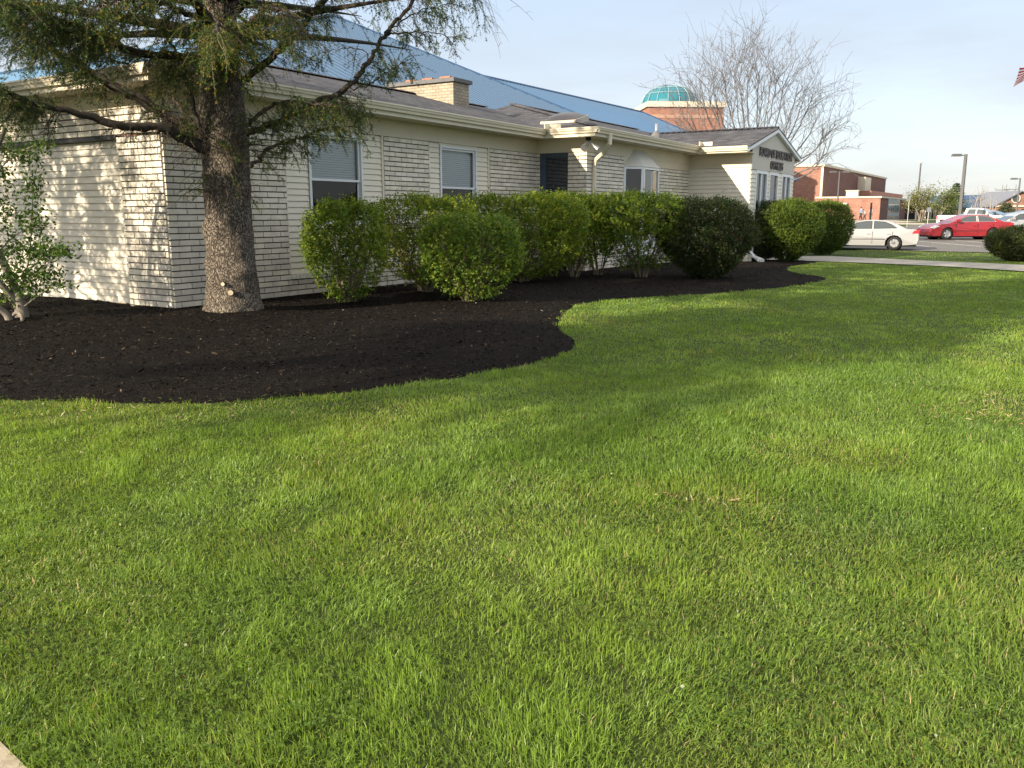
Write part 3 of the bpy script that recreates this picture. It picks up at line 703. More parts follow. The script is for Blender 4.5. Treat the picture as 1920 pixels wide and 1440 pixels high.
# downspout with offset bend
b = MB(); b.tube([Lq(12.05, 2.13, GZ - .12), Lq(12.05, 2.13, GZ - .36), Lq(12.15, 1.95, GZ - .55), Lq(12.22, 1.66, GZ - .74), Lq(12.24, 1.60, GZ - .95), Lq(12.24, 1.60, .2), Lq(12.24, 1.75, .05)], .065, 8)
b.build('downspout', MT['gutter'], office, smooth=False)
b = MB(); b.tube([Lq(19.9, 3.70, .42), Lq(19.9, 3.72, .30), Lq(19.75, 3.9, .16), Lq(19.4, 4.25, .06)], [.05, .05, .06, .09], 8); b.build('drain_outlet', MT['vinyl'], office)
# bracket and gutter elbow at the far end of the gable
b = MB(); b.tube([Lq(25.7, WC - .2, 3.5), Lq(25.7, WC - .2, 3.2), Lq(25.45, WC - .3, 2.9), Lq(25.3, WC - .3, 2.6), Lq(25.3, WC - .3, .2)], .06, 8); b.build('downspout', MT['vinyl'], office)
# chimney
CU0, CU1, CW0, CW1 = 12.22, 13.02, -3.0, -5.42
b = MB(); b.box(CU0, CU1, -CW0, -CW1, 4.4, 5.36)
MT['chim_u'] = brick_mat('chimney_brick_front', (0.40, 0.345, 0.265), (0.32, 0.275, 0.21), (0.20, 0.175, 0.14), 0.22, 0.085, 'u', 0.4, 0.009)
MT['chim_w'] = brick_mat('chimney_brick_end', (0.40, 0.345, 0.265), (0.32, 0.275, 0.21), (0.20, 0.175, 0.14), 0.22, 0.085, 'w', 0.4, 0.009)
b.M[-1] = np.array([0, 0, 0, 1, 0, 1])
chim = b.build('chimney', [MT['chim_u'], MT['chim_w']], office)
b = MB(); b.box(CU0 - .08, CU1 + .08, -CW0 - .08, -CW1 + .08, 5.362, 5.47); b.build('chimney_cap', MT['cap'], chim)
for w in (-3.45, -4.1, -4.75):
    b = MB(); y = -w
    for (x0, x1, y0, y1) in ((12.42, 12.82, y - .18, y - .14), (12.42, 12.82, y + .14, y + .18), (12.42, 12.46, y - .14, y + .14), (12.78, 12.82, y - .14, y + .14)): b.box(x0, x1, y0, y1, 5.472, 5.56)
    b.build('flue_liner', MT['clay'], chim)
# skylight on the hip end
sk_o = Vector(Lq(12.55, 1.0 - .4, 0)); zs = EAVE + .02 + sB * (12.55 - 11.3)
b = MB()
su, sw_, hgt = .8, 1.1, .06
def skp(a, c_, h): return (12.35 + a, -(.95 - c_), EAVE + .03 + sB * (12.35 + a - 11.3) + h)
b.add([skp(0, 0, -.05), skp(su, 0, -.25), skp(su, sw_, -.05), skp(0, sw_, -.05), skp(0, 0, hgt), skp(su, 0, hgt), skp(su, sw_, hgt), skp(0, sw_, hgt)],
      [(4, 5, 6, 7), (0, 1, 5, 4), (1, 2, 6, 5), (2, 3, 7, 6), (3, 0, 4, 7)])
skyl = b.build('skylight', M('skylight_curb', (0.46, 0.41, 0.35), 0.6), office)
b = MB(); n = 9; V = []
for i in range(n):
    for j in range(n):
        a, c_ = i / (n - 1), j / (n - 1); V.append(skp(.03 + a * (su - .06), .03 + c_ * (sw_ - .06), hgt + .01 + .15 * (math.sin(math.pi * a) * math.sin(math.pi * c_)) ** .5))
F = [(i * n + j, (i + 1) * n + j, (i + 1) * n + j + 1, i * n + j + 1) for i in range(n - 1) for j in range(n - 1)]
b.add(V, F); b.build('skylight_dome', M('smoked_acrylic', (0.035, 0.032, 0.036), 0.3, spec=0.5), skyl, smooth=True)
# vent pipe
vz = zBf(.8)
b = MB(); b.lathe([(.20, vz - .1), (.15, vz + .09), (.065, vz + .17), (.06, vz + .2)], 16, (18.4, -.8, 0), mi=1); b.lathe([(.05, vz), (.05, vz + .42), (.035, vz + .42), (.035, vz)], 14, (18.4, -.8, 0)); b.build('vent_pipe', [MT['steel'], MT['cap']], office, smooth=True)
# twin floodlight under the soffit corner
fo = MB(); fo.lathe([(.0, 3.545), (.075, 3.545), (.075, 3.48), (.05, 3.45), (0, 3.45)], 14, Lq(11.62, 1.72, 0)); fl = fo.build('security_light', MT['black'], office, smooth=True)
for dx, dy in ((-.30, -.04), (.14, -.2)):
    b = MB(); p = Vector(Lq(11.62, 1.72, 3.47)); q = p + Vector((dx, dy, -.22)); mid = p.lerp(q, .5)
    b.tube([p, mid, p.lerp(q, .75), q], [.03, .035, .075, .105], 12); b.build('lamp_head', MT['steel'], fl, smooth=True)
# hidden closing walls
b = MB(); b.quad(Lq(0.15, -9.4, -.2), Lq(30, -9.4, -.2), Lq(30, -9.4, SOFF), Lq(0.15, -9.4, SOFF)); b.quad(Lq(25.22, WC, -.2), Lq(25.22, -9.4, -.2), Lq(25.22, -9.4, SOFF + .3), Lq(25.22, WC, SOFF)); b.build('rear_wall', MT['siding'], office)

# ------------------------------------------------------------------ vegetation builders
def unit(a): return a / (np.linalg.norm(a, axis=-1, keepdims=True) + 1e-9)
def leaf_quads(b, P, Nrm, L_, Wd_, rng, col, droop=0.0, mi=0):
    """one folded leaf (4 corners) per point"""
    n = len(P); r = unit(rng.normal(size=(n, 3)))
    t = unit(np.cross(Nrm, r)); t[:, 2] -= droop; t = unit(t); s = unit(np.cross(Nrm, t))
    L_ = np.asarray(L_) * rng.uniform(.7, 1.25, n); W_ = np.asarray(Wd_) * rng.uniform(.75, 1.25, n)
    up = Nrm * (L_ * .12)[:, None]
    A = P - t * (L_ / 2)[:, None]; C = P + t * (L_ / 2)[:, None]; B1 = P + s * (W_ / 2)[:, None] + up; D = P - s * (W_ / 2)[:, None] + up
    V = np.stack([A, B1, C, D], 1).reshape(-1, 3); i = np.arange(n)[:, None] * 4
    F = np.concatenate([i + np.array([[0, 1, 2]]), i + np.array([[0, 2, 3]])], 0)
    b.add(V, F, mi, np.repeat(col, 4, 0))
def mixcol(rng, n, cols, wts, jit=0.15):
    k = rng.choice(len(cols), n, p=np.array(wts) / sum(wts)); c = np.array(cols)[k]
    return np.clip(c * rng.uniform(1 - jit, 1 + jit, (n, 1)) * rng.uniform(1 - jit / 3, 1 + jit / 3, (n, 3)), 0.002, 1)

GREENS = [(0.16, 0.225, 0.024), (0.11, 0.18, 0.02), (0.23, 0.28, 0.034), (0.07, 0.125, 0.018)]
def shrub(name, label, group, x, y, z0, rx, ry, h, rng, n=9000, flat=0.3, low=0.12, narrow=0.6, leaf=0.05, cols=GREENS, wts=(4, 4, 2, 2), nstem=14, z_leaf=0.3, rz=0.0, lumps=0.18, power=4.4, stem_r=0.019, dens_low=0.42, hue=1.0):
    """clipped shrub: woody stems from one base fan up into a dense leafy head"""
    rx *= 1.07; ry *= 1.07; t = thing(name, label, 'shrub', (x, y, z0), rz, group)
    b = MB()
    for k in range(nstem):
        a = rng.uniform(0, 2 * np.pi); r = rng.uniform(.35, .92) ** .7; top = rng.uniform(.6, .93) * h
        ex, ey = math.cos(a) * rx * r, math.sin(a) * ry * r
        b0 = rng.uniform(.02, .12); p0 = np.array([math.cos(a) * b0, math.sin(a) * b0, -.05]); p3 = np.array([ex, ey, top])
        k1 = rng.uniform(.25, .5); p1 = p0 + np.array([ex * k1 * .8, ey * k1 * .8, top * k1]); p2 = p0 + np.array([ex * .75, ey * .75, top * .68]); p1 += rng.normal(0, .03, 3); p2 += rng.normal(0, .04, 3)
        T = np.linspace(0, 1, 8)[:, None]; pts = (1 - T) ** 3 * p0 + 3 * T * (1 - T) ** 2 * p1 + 3 * T * T * (1 - T) * p2 + T ** 3 * p3
        r0 = stem_r * rng.uniform(.7, 1.4); b.tube(pts, np.linspace(r0, r0 * .35, 8), 5)
        for q in range(3):                                           # side shoots
            i = rng.integers(2, 7); d = unit(rng.normal(size=3) * [1, 1, .4] + [ex * .6, ey * .6, .7]); l = rng.uniform(.2, .5)
            b.tube([pts[i], pts[i] + d * l * .5, pts[i] + d * l + [0, 0, .04]], [r0 * .45, r0 * .3, r0 * .15], 4)
    b.build('stem_cluster', MT['stem'], t, smooth=True)
    # foliage: shell-weighted points in a rounded block that narrows to its foot
    n4 = n * 4; th = rng.uniform(0, 2 * np.pi, n4); cz = rng.uniform(-1, 1, n4)
    sp = np.sqrt(1 - cz ** 2); d = np.stack([sp * np.cos(th), sp * np.sin(th), cz], 1)
    k = (np.abs(d) ** power).sum(1) ** (-1 / power); d = d * k[:, None]
    rr = 1 - np.abs(rng.normal(0, .14, n4)); inner = rng.uniform(0, 1, n4) < .3; rr[inner] = rng.uniform(.35, .95, inner.sum())
    sd = rng.integers(1000)
    lump = 1 + lumps * (fnoise(th * 1.9 + 5, cz * 2.6 + 9, int(sd), 3) - .5) * 2
    d = d * (rr * lump)[:, None]
    hz_ = (d[:, 2] + 1) / 2; ze = z_leaf * .65 * h
    Z = ze + (h - ze) * hz_
    tap = narrow + (1 - narrow) * np.clip(hz_ / flat, 0, 1) ** .8
    P = np.stack([d[:, 0] * rx * tap, d[:, 1] * ry * tap, Z], 1)
    keep = rng.uniform(0, 1, len(P)) < (dens_low + (1 - dens_low) * np.clip(hz_ / .55, 0, 1) ** 1.3)
    cl = fnoise(P[:, 0] * 3.1 + 3 + P[:, 2] * 2.2, P[:, 1] * 3.1 - P[:, 2] * 2.7, int(sd) + 5, 2)     # leaf clumps and gaps
    keep &= rng.uniform(0, 1, len(P)) < np.clip((cl - .26) / .20, .2, 1)
    keep &= Z < h * (1 + .02)
    P = P[keep][:int(n * 1.35)]
    Nn = unit(P / np.array([rx, ry, h]) - np.array([0, 0, .5])); Nn = unit(Nn + rng.normal(0, .55, P.shape) + [0, 0, .35])
    c = mixcol(rng, len(P), cols, wts, .2) * hue
    fol = MB()
    ns = len(P) // 3; sel = rng.choice(len(P), ns, replace=False); B0 = P[sel]; D0 = unit(Nn[sel] * .8 + rng.normal(0, .45, (ns, 3)) + [0, 0, .45]); SL_ = rng.gamma(3.0, .017, ns) * (leaf / .055) + .03
    k6 = np.repeat(np.arange(ns), 6); tt = np.tile(np.linspace(.0, 1.0, 6), ns)
    Pl = B0[k6] + D0[k6] * (SL_[k6] * tt)[:, None] + rng.normal(0, leaf * .22, (ns * 6, 3)); c6 = c[sel][k6] * rng.uniform(.85, 1.15, (ns * 6, 1)) * (.9 + .25 * tt)[:, None]
    leaf_quads(fol, Pl, unit(D0[k6] * .35 + rng.normal(0, .6, (ns * 6, 3)) + [0, 0, .45]), leaf * .86, leaf * .52, rng, np.clip(c6, 0, 1), .2)
    # young shoots standing proud of the clipped surface
    m = int(len(P) * .08); id_ = rng.choice(len(P), m)
    Q = P[id_] * (1 + rng.uniform(.0, .085, (m, 1))) + np.array([0, 0, .02]); leaf_quads(fol, Q, unit(rng.normal(size=(m, 3))), leaf * .9, leaf * .4, rng, np.clip(c[id_] * 1.3, 0, 1))
    fol.build('foliage', MT['leaf'], t)
    return t

R2 = np.random.default_rng(5)
HG = 'clipped shrubs along the office front'
bz = 0.06
G4 = [(0.20, 0.26, 0.026), (0.125, 0.195, 0.02), (0.28, 0.31, 0.036), (0.08, 0.135, 0.018)]
shrub('leafy_shrub', 'small rounded leafy shrub standing alone under the first window nearest the spruce', HG, -2.89, 14.95, bz, .64, .62, 1.72, R2, 7000, leaf=.055, z_leaf=.08, narrow=.55, flat=.42, nstem=17, dens_low=.22)
shrub('leafy_shrub', 'broad flat topped shrub with one pale sawn stem behind the lower front shrub', HG, -1.70, 16.9, bz, .95, .70, 1.83, R2, 9500, leaf=.055, z_leaf=.18, narrow=.62, flat=.3, nstem=16, cols=G4)
shrub('leafy_shrub', 'low shrub clipped square standing forward of the others in the mulch', HG, -0.73, 15.2, bz, .80, .72, 1.47, R2, 9500, leaf=.055, z_leaf=.06, narrow=.52, flat=.4, nstem=22, dens_low=.3, wts=(3, 5, 1, 3))
shrub('leafy_shrub', 'widest tall shrub of the row whose left side meets the forward low shrub', HG, 0.22, 19.5, bz, 1.25, .72, 1.93, R2, 15000, leaf=.058, z_leaf=.1, narrow=.62, flat=.3, nstem=18, cols=G4, dens_low=.4)
shrub('leafy_shrub', 'narrow leafy shrub with a bare lower trunk in front of the blue door', HG, 1.50, 21.0, bz, .74, .58, 1.96, R2, 7500, leaf=.058, z_leaf=.22, narrow=.62, flat=.3, nstem=10, cols=G4)
shrub('leafy_shrub', 'thinnest shrub with open stems showing brick, in front of the downspout', HG, 2.20, 21.6, bz, .62, .55, 1.97, R2, 4600, leaf=.058, z_leaf=.4, narrow=.5, flat=.5, nstem=9, cols=G4, dens_low=.18)
shrub('leafy_shrub', 'tall open stemmed shrub before the bay window, last leafy one before the dark yews', HG, 3.18, 21.1, bz, .92, .70, 1.98, R2, 10500, leaf=.058, z_leaf=.16, narrow=.62, flat=.3, nstem=15, dens_low=.25)
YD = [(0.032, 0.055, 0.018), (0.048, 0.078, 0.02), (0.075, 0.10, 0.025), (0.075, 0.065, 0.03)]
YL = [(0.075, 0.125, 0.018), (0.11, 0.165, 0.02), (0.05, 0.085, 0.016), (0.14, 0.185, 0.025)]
YG = 'clipped yews by the entry'
def yew(label, x, y, z0, rx, ry, h, n, cols, rz=0., leaf=.036, **k):
    kk = dict(flat=.45, narrow=.62, z_leaf=.015, dens_low=.75, lumps=.15, nstem=9, power=2.6); kk.update(k)
    return shrub('yew_bush', label, YG, x, y, z0, rx, ry, h, R2, n, leaf=leaf * 1.25, cols=cols, rz=rz, **kk)
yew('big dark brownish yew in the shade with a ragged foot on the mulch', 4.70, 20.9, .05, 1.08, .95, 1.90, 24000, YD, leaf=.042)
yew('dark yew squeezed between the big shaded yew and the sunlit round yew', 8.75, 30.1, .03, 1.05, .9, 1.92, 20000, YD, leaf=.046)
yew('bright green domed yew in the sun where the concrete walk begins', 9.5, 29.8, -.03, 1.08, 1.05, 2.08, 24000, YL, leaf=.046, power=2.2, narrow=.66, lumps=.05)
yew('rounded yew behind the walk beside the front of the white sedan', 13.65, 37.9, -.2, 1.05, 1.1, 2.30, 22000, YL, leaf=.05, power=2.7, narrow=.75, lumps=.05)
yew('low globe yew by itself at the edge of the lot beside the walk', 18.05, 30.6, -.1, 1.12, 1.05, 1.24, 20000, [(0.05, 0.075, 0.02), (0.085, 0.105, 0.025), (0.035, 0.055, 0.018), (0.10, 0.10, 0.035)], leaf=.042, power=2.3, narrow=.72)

# ------------------------------------------------------------------ the big spruce
spruce = thing('spruce_tree', 'large spruce with scaly bare trunk and drooping limbs in the mulch bed', 'tree', TRUNK)
TX, TY = TRUNK.x, TRUNK.y
b = MB(); n = 56; rows = 150; V = []
zs_ = np.concatenate([np.linspace(-.15, 4.6, 118), np.linspace(4.8, 18.6, 36)])
th = np.arange(n) * 2 * np.pi / n
for z in zs_:
    r = np.interp(z, [-.15, .0, .12, .35, .8, 1.6, 2.2, 2.65, 3.0, 3.6, 5, 9, 14, 18.6], [.60, .515, .455, .395, .36, .335, .338, .36, .335, .29, .255, .17, .09, .02])
    rr = r * (1 + .06 * (fnoise(th * 1.6 + 3, np.full(n, z * 1.1), 8) - .5)) + (.022 * (fnoise(th * 7 * (r / .35), np.full(n, z * 7.0), 21, 3) - .5) * 2) * min(1, r / .2)
    rr += .085 * np.exp(-max(z, 0) / .16) * (np.abs(np.cos(th * 2.5 + .7)) - .35)
    lean = .02 * z
    for a, q in zip(th, rr): V.append((math.cos(a) * q + lean * .35, math.sin(a) * q, z))
V = np.array(V)
for (a, z, R_, dpt) in ((-1.35, 1.52, .14, .05), (-2.6, 1.35, .13, .06), (-.3, 1.95, .12, .05), (-.55, .75, .12, .05), (-2.9, .85, .10, .04), (-1.7, 1.3, .10, .04), (-1.0, 2.25, .12, .04)):
    c = np.array([math.cos(a) * .35, math.sin(a) * .35, z]); d = np.linalg.norm(V - c, axis=1); g_ = np.exp(-(d / R_) ** 2) * dpt
    V[:, 0] += g_ * math.cos(a); V[:, 1] += g_ * math.sin(a)
i, j = np.meshgrid(np.arange(len(zs_) - 1), np.arange(n), indexing='ij'); j2 = (j + 1) % n
b.add(V, np.stack([i * n + j, i * n + j2, (i + 1) * n + j2, (i + 1) * n + j], -1).reshape(-1, 4))
trunk = b.build('trunk', MT['bark'], spruce, smooth=True)
def on_trunk(px, py, r, out=.03):
    # sawn branch stub facing the lawn
    q = at(px, py, 12.83) - TRUNK; d = Vector((q.x, q.y, 0)).normalized()
    z = q.z; base = d * (np.interp(z, [0, .35, .8, 1.6, 2.6], [.47, .40, .36, .335, .35]) - .02)
    b = MB(); P = [(base.x, base.y, z), tuple(base + d * (.05 + out) + Vector((0, 0, z)))]
    b.tube(P, [r * 1.25, r], 12, mi=0); e = base + d * (.052 + out); u_ = Vector((-d.y, d.x, 0)); ring = [tuple(e + u_ * math.cos(t) * r * .93 + Vector((0, 0, z + math.sin(t) * r * .93))) for t in np.arange(12) * math.pi / 6]
    b.poly(ring, 1); b.build('pruned_stub', [MT['bark'], MT['cutwood']], trunk)
for a_ in ((433, 548, .042), (421, 532, .03)): on_trunk(*a_)

limb_b = MB(); twig_b = MB(); needle_b = MB()
NC = [(0.026, 0.052, 0.020), (0.040, 0.072, 0.023), (0.060, 0.095, 0.027), (0.095, 0.122, 0.032)]
R3 = np.random.default_rng(21)
def limb(points, r0, r1, n=9):
    P = np.array([np.array(p) for p in smooth3([at(*p) - TRUNK for p in points], 6)])
    k = len(P); P[1:-1] += R3.normal(0, .012, (k - 2, 3))
    r = np.linspace(r0, r1, k) * (1 + .08 * R3.normal(size=k)); lb_ = MB(); lb_.tube(P, np.abs(r), n); lb_.build('limb', MT['limb'], spruce, smooth=True); return P
def smooth3(pts, k):
    P = [np.array(p, float) for p in pts]; out = []
    for i in range(len(P) - 1):
        p0, p1, p2, p3 = P[max(i - 1, 0)], P[i], P[i + 1], P[min(i + 2, len(P) - 1)]
        for t in np.arange(k) / k: out.append(0.5 * ((2 * p1) + (-p0 + p2) * t + (2 * p0 - 5 * p1 + 4 * p2 - p3) * t * t + (-p0 + 3 * p1 - 3 * p2 + p3) * t ** 3))
    out.append(P[-1]); return np.array(out)
SHOOT_P, SHOOT_D, SHOOT_L, SHOOT_Y = [], [], [], []
def branchlet(p, d, L_, live=.8, sag=.5, r=.006, side=7, slen=.13, young=.15):
    """a drooping branchlet with side shoots; live ones carry needles"""
    m = 7; pts = [np.array(p, float)]; d = unit(np.array(d, float))
    for k in range(m):
        d = unit(d + np.array([0, 0, -sag * .17]) + R3.normal(0, .10, 3)); pts.append(pts[-1] + d * L_ / m)
    twig_b.tube(pts, np.linspace(r, r * .35, m + 1), 4, cap=False)
    if R3.uniform() > live:
        for q in range(int(side * .7)):
            i = R3.integers(1, m); dd = unit(R3.normal(size=3) + np.array([0, 0, -.8])); l = R3.uniform(.08, .28)
            twig_b.tube([pts[i], pts[i] + dd * l * .5, pts[i] + dd * l + np.array([0, 0, -.05])], [r * .5, r * .35, r * .2], 3, cap=False)
        return
    for q in range(int(side * 1.5)):
        t = R3.uniform(.15, 1); i = int(t * m); i = min(i, m - 1); base = pts[i] + (pts[i + 1] - pts[i]) * R3.uniform()
        ax = unit(pts[i + 1] - pts[i]); sd = unit(np.cross(ax, R3.normal(size=3))); dd = unit(ax * .75 + sd * .95 + np.array([0, 0, -.2 * sag]))
        SHOOT_P.append(base); SHOOT_D.append(dd); SHOOT_L.append(slen * R3.uniform(.6, 1.5)); SHOOT_Y.append(young)
    for i in range(2, m):
        SHOOT_P.append(pts[i]); SHOOT_D.append(unit(pts[i + 1] - pts[i])); SHOOT_L.append(L_ / m * 1.15); SHOOT_Y.append(young)
    SHOOT_P.append(pts[-1]); SHOOT_D.append(d); SHOOT_L.append(slen); SHOOT_Y.append(young * 1.5)
def dress(P, t0, t1, n, L_, live=.8, sag=.55, out=(0, 0, 0), side=7, slen=.13, young=.15, spread=1.0, r=.006):
    """hang n branchlets along limb points P between fractions t0..t1"""
    m = len(P) - 1
    for k in range(int(n * 1.12)):
        t = R3.uniform(t0, t1) * m; i = min(int(t), m - 1); base = P[i] + (P[i + 1] - P[i]) * (t - i)
        ax = unit(P[i + 1] - P[i]); s = unit(np.cross(ax, [0, 0, 1.0])) * R3.choice([-1, 1])
        d = ax * R3.uniform(.2, .9) + s * R3.uniform(.2, 1.0) * spread + np.array([0, 0, R3.uniform(-.7, .35)]) + np.array(out)
        branchlet(base, d, L_ * R3.uniform(.55, 1.35), live, sag, r, side, slen, young)
LM = {}
LM['a'] = limb([(405, 285, 13.05), (345, 263, 12.7), (305, 240, 12.5), (230, 235, 12.2), (150, 213, 11.9), (70, 196, 11.6), (0, 165, 11.3), (-80, 130, 11.0)], .085, .02)
LM['b'] = limb([(400, 270, 13.0), (340, 236, 12.9), (280, 196, 12.8), (200, 152, 12.7), (125, 108, 12.6), (50, 62, 12.5), (-30, 10, 12.4)], .10, .03)
LM['c'] = limb([(430, 195, 13.1), (350, 140, 13.3), (285, 105, 13.4), (200, 85, 13.5), (130, 62, 13.6), (60, 25, 13.7)], .075, .03)
LM['d'] = limb([(440, 130, 13.1), (360, 108, 12.5), (260, 100, 11.9), (170, 60, 11.3), (90, 30, 10.8), (0, 5, 10.2)], .07, .02)
LM['e'] = limb([(470, 312, 12.95), (487, 296, 12.85), (500, 280, 12.75), (535, 266, 12.65), (568, 257, 12.5), (606, 242, 12.4), (664, 236, 12.2)], .032, .01)
LM['f'] = limb([(462, 250, 13.0), (498, 238, 12.9), (527, 225, 12.8), (582, 198, 12.7), (635, 175, 12.6), (664, 152, 12.6), (693, 111, 12.6), (717, 73, 12.6), (742, 40, 12.6), (775, 0, 12.6), (810, -60, 12.6)], .05, .022)
LM['f1'] = limb([(650, 168, 12.6), (693, 158, 12.4), (722, 138, 12.2), (754, 118, 12.0)], .014, .004, 5)
LM['f2'] = limb([(727, 66, 12.6), (750, 62, 12.6), (775, 60, 12.5), (810, 62, 12.4), (850, 70, 12.3)], .016, .005, 5)
LM['f3'] = limb([(736, 52, 12.6), (770, 30, 12.7), (800, 16, 12.7), (835, 10, 12.7)], .012, .004, 5)
LM['f4'] = limb([(672, 145, 12.6), (690, 100, 12.9), (650, 90, 13.0), (600, 100, 13.1)], .010, .004, 5)
LM['g'] = limb([(462, 150, 13.2), (512, 104, 13.1), (548, 70, 13.0), (584, 24, 12.9), (614, -5, 12.8), (660, -70, 12.7)], .055, .03)
LM['h'] = limb([(395, 268, 12.95), (376, 242, 12.8), (360, 190, 12.7), (346, 142, 12.6), (335, 110, 12.4), (300, 50, 12.2)], .045, .015)
LM['i'] = limb([(465, 235, 12.9), (495, 205, 12.6), (540, 190, 12.3), (590, 195, 12.1), (640, 190, 11.9), (680, 200, 11.8)], .03, .008)
LM['j'] = limb([(440, 110, 12.9), (430, 70, 12.2), (420, 50, 11.6), (410, 45, 10.9), (405, 60, 10.4)], .05, .012)
LM['k'] = limb([(445, 90, 12.9), (470, 40, 12.3), (500, 15, 11.8), (530, 20, 11.2), (550, 40, 10.8)], .045, .012)
LM['l'] = limb([(440, 60, 13.0), (360, 30, 12.3), (300, 5, 11.8), (240, 0, 11.2), (180, 10, 10.8)], .05, .012)
LM['m'] = limb([(445, 20, 13.1), (520, -60, 12.8), (640, -80, 12.4), (740, -70, 12.0), (830, -45, 11.7), (900, -25, 11.5)], .055, .012)
LM['n'] = limb([(445, -20, 13.1), (400, -80, 12.6), (300, -80, 12.0), (180, -70, 11.4), (60, -60, 10.8), (-60, -40, 10.3)], .06, .02)
LM['o'] = limb([(450, -10, 13.1), (560, -50, 13.4), (680, -60, 13.7), (780, -40, 14.0)], .045, .012)
LM['p'] = limb([(400, 265, 13.0), (372, 250, 12.9), (330, 190, 13.3), (280, 140, 13.6), (200, 110, 13.9)], .04, .012)
# foliage and dead twigs along them
dress(LM['a'], .05, .45, 34, .34, .05, .6, r=.005); dress(LM['a'], .62, 1, 75, .55, .92, .8, young=.12)
dress(LM['b'], .08, .45, 40, .40, .12, .6, r=.005); dress(LM['b'], .48, 1, 100, .55, .92, .7, young=.10)
dress(LM['c'], .1, .5, 36, .45, .35, .7); dress(LM['c'], .45, 1, 80, .60, .95, .6, young=.06)
dress(LM['d'], .1, .55, 46, .50, .6, .8, young=.2); dress(LM['d'], .5, 1, 110, .6, .95, .7, young=.12)
dress(LM['e'], .25, .6, 12, .30, .6, .8); dress(LM['e'], .5, 1, 34, .36, .95, .9, slen=.10)
dress(LM['f'], .12, .42, 40, .42, .75, .9, slen=.11); dress(LM['f'], .42, 1, 46, .40, .25, .9, r=.004)
for k in ('f1', 'f2'): dress(LM[k], .15, 1, 16, .24, .9, .5, slen=.10, side=6)
dress(LM['f3'], .1, 1, 16, .40, .45, 1.0, r=.004); dress(LM['f4'], .1, 1, 14, .35, .2, .9, r=.003)
dress(LM['g'], .15, 1, 60, .55, .45, 1.0, r=.004)
dress(LM['h'], .1, .6, 30, .35, .2, .6, r=.004); dress(LM['h'], .4, 1, 34, .45, .85, .8, young=.3)
dress(LM['i'], .1, 1, 60, .38, .92, .9, slen=.11)
dress(LM['j'], .0, 1, 90, .60, .9, 1.1, young=.45); dress(LM['k'], .0, 1, 70, .55, .7, 1.1, young=.4); dress(LM['l'], .1, 1, 90, .60, .9, 1.0, young=.3)
dress(LM['m'], .05, 1, 90, .75, .42, 1.25, r=.004); dress(LM['n'], .1, 1, 110, .85, .9, 1.1, young=.2); dress(LM['o'], .1, 1, 60, .75, .3, 1.2, r=.004)
dress(LM['p'], .2, 1, 40, .5, .5, .8)
# thin dead twigs round the trunk and crotch
for k in range(90):
    z = R3.uniform(1.9, 4.4); a = R3.uniform(-2.9, .2); rr = .33
    branchlet((math.cos(a) * rr, math.sin(a) * rr, z), (math.cos(a), math.sin(a), R3.uniform(-.6, .5)), R3.uniform(.25, .7), .22 if z < 2.9 else .7, .7, .005, 6, .11, .25)
# upper crown: whorls of boughs up to the tip (it throws the long shade across the lawn)
for z in np.arange(4.15, 18.2, .44):
    k = 6; limb_b = MB(); R_ = np.interp(z, [4.1, 6, 10, 14, 18.5], [6.3, 5.7, 3.9, 2.1, .25]); a0 = R3.uniform(0, 6.28)
    for q in range(k):
        a = a0 + q * 2 * np.pi / k + R3.normal(0, .15); L_ = R_ * R3.uniform(.75, 1.12) * (1 - .45 * max(0, math.cos(a)) ** 1.5 * (z < 7.5)) * (1 - .42 * max(0, math.sin(a)) ** 2 * (z < 10))
        P = [np.array([math.cos(a) * r_, math.sin(a) * r_, z + .16 * r_ - .075 * r_ * r_ * (3.2 / R_) * .5]) for r_ in np.linspace(.1, L_, 8)]
        limb_b.tube(P, np.linspace(.05 * (R_ / 4) + .008, .006, 8), 5); P = np.array(P)
        if .35 < a % 6.2832 < 2.6 and z < 6.6 and R3.uniform() < .75: continue
        dress(P, .25, 1, int((4 + L_ * 3.3) * (1 - .62 * (-.5 < (a + math.pi) % (2 * math.pi) - math.pi < 2.3) * (z < 9))), .62, .97, .9, side=5, slen=.24, young=.1)
    limb_b.build('bough_whorl', MT['limb'], spruce, smooth=True)
twig_b.build('twigs', MT['twig'], spruce)
def needles(b, P, D, L_, Y, rng, per_m=150, nl=.031, nw=.008):
    P, D, L_, Y = np.array(P), unit(np.array(D)), np.array(L_), np.array(Y)
    far = P[:, 2] > 4.9                                               # above the picture: fewer, longer needles
    for sel, pm, l_, w_ in ((~far, per_m, nl, nw), (far, 60, .075, .02)):
        p, d, l, y = P[sel], D[sel], L_[sel], Y[sel]
        cnt = np.maximum(4, (l * pm)).astype(int); k = np.repeat(np.arange(len(p)), cnt); N_ = len(k)
        t = rng.uniform(0, 1, N_); base = p[k] + d[k] * (t * l[k])[:, None]
        rd = unit(np.cross(d[k], rng.normal(size=(N_, 3)))); nd = unit(rd + d[k] * .75)
        sd = unit(np.cross(nd, rng.normal(size=(N_, 3)))); ll = l_ * rng.uniform(.7, 1.2, N_)
        V = np.stack([base - sd * (w_ / 2), base + sd * (w_ / 2), base + nd * ll[:, None]], 1).reshape(-1, 3)
        shoot_hue = rng.uniform(0, 1, len(p)); c = np.array(NC)[np.clip((shoot_hue[k] * 2.6 + rng.uniform(0, .9, N_)).astype(int), 0, 3)]
        tip = (t > .72) & (rng.uniform(0, 1, len(p))[k] < y[k]); c = c.copy(); c[tip] = np.array([0.26, 0.19, 0.035])
        lite = (rng.uniform(0, 1, len(p)) < y * 1.6)[k] & ~tip; c[lite] = c[lite] * np.array([1.9, 1.7, 1.1])
        b.add(V, np.arange(N_ * 3).reshape(-1, 3), 0, np.repeat(c, 3, 0))
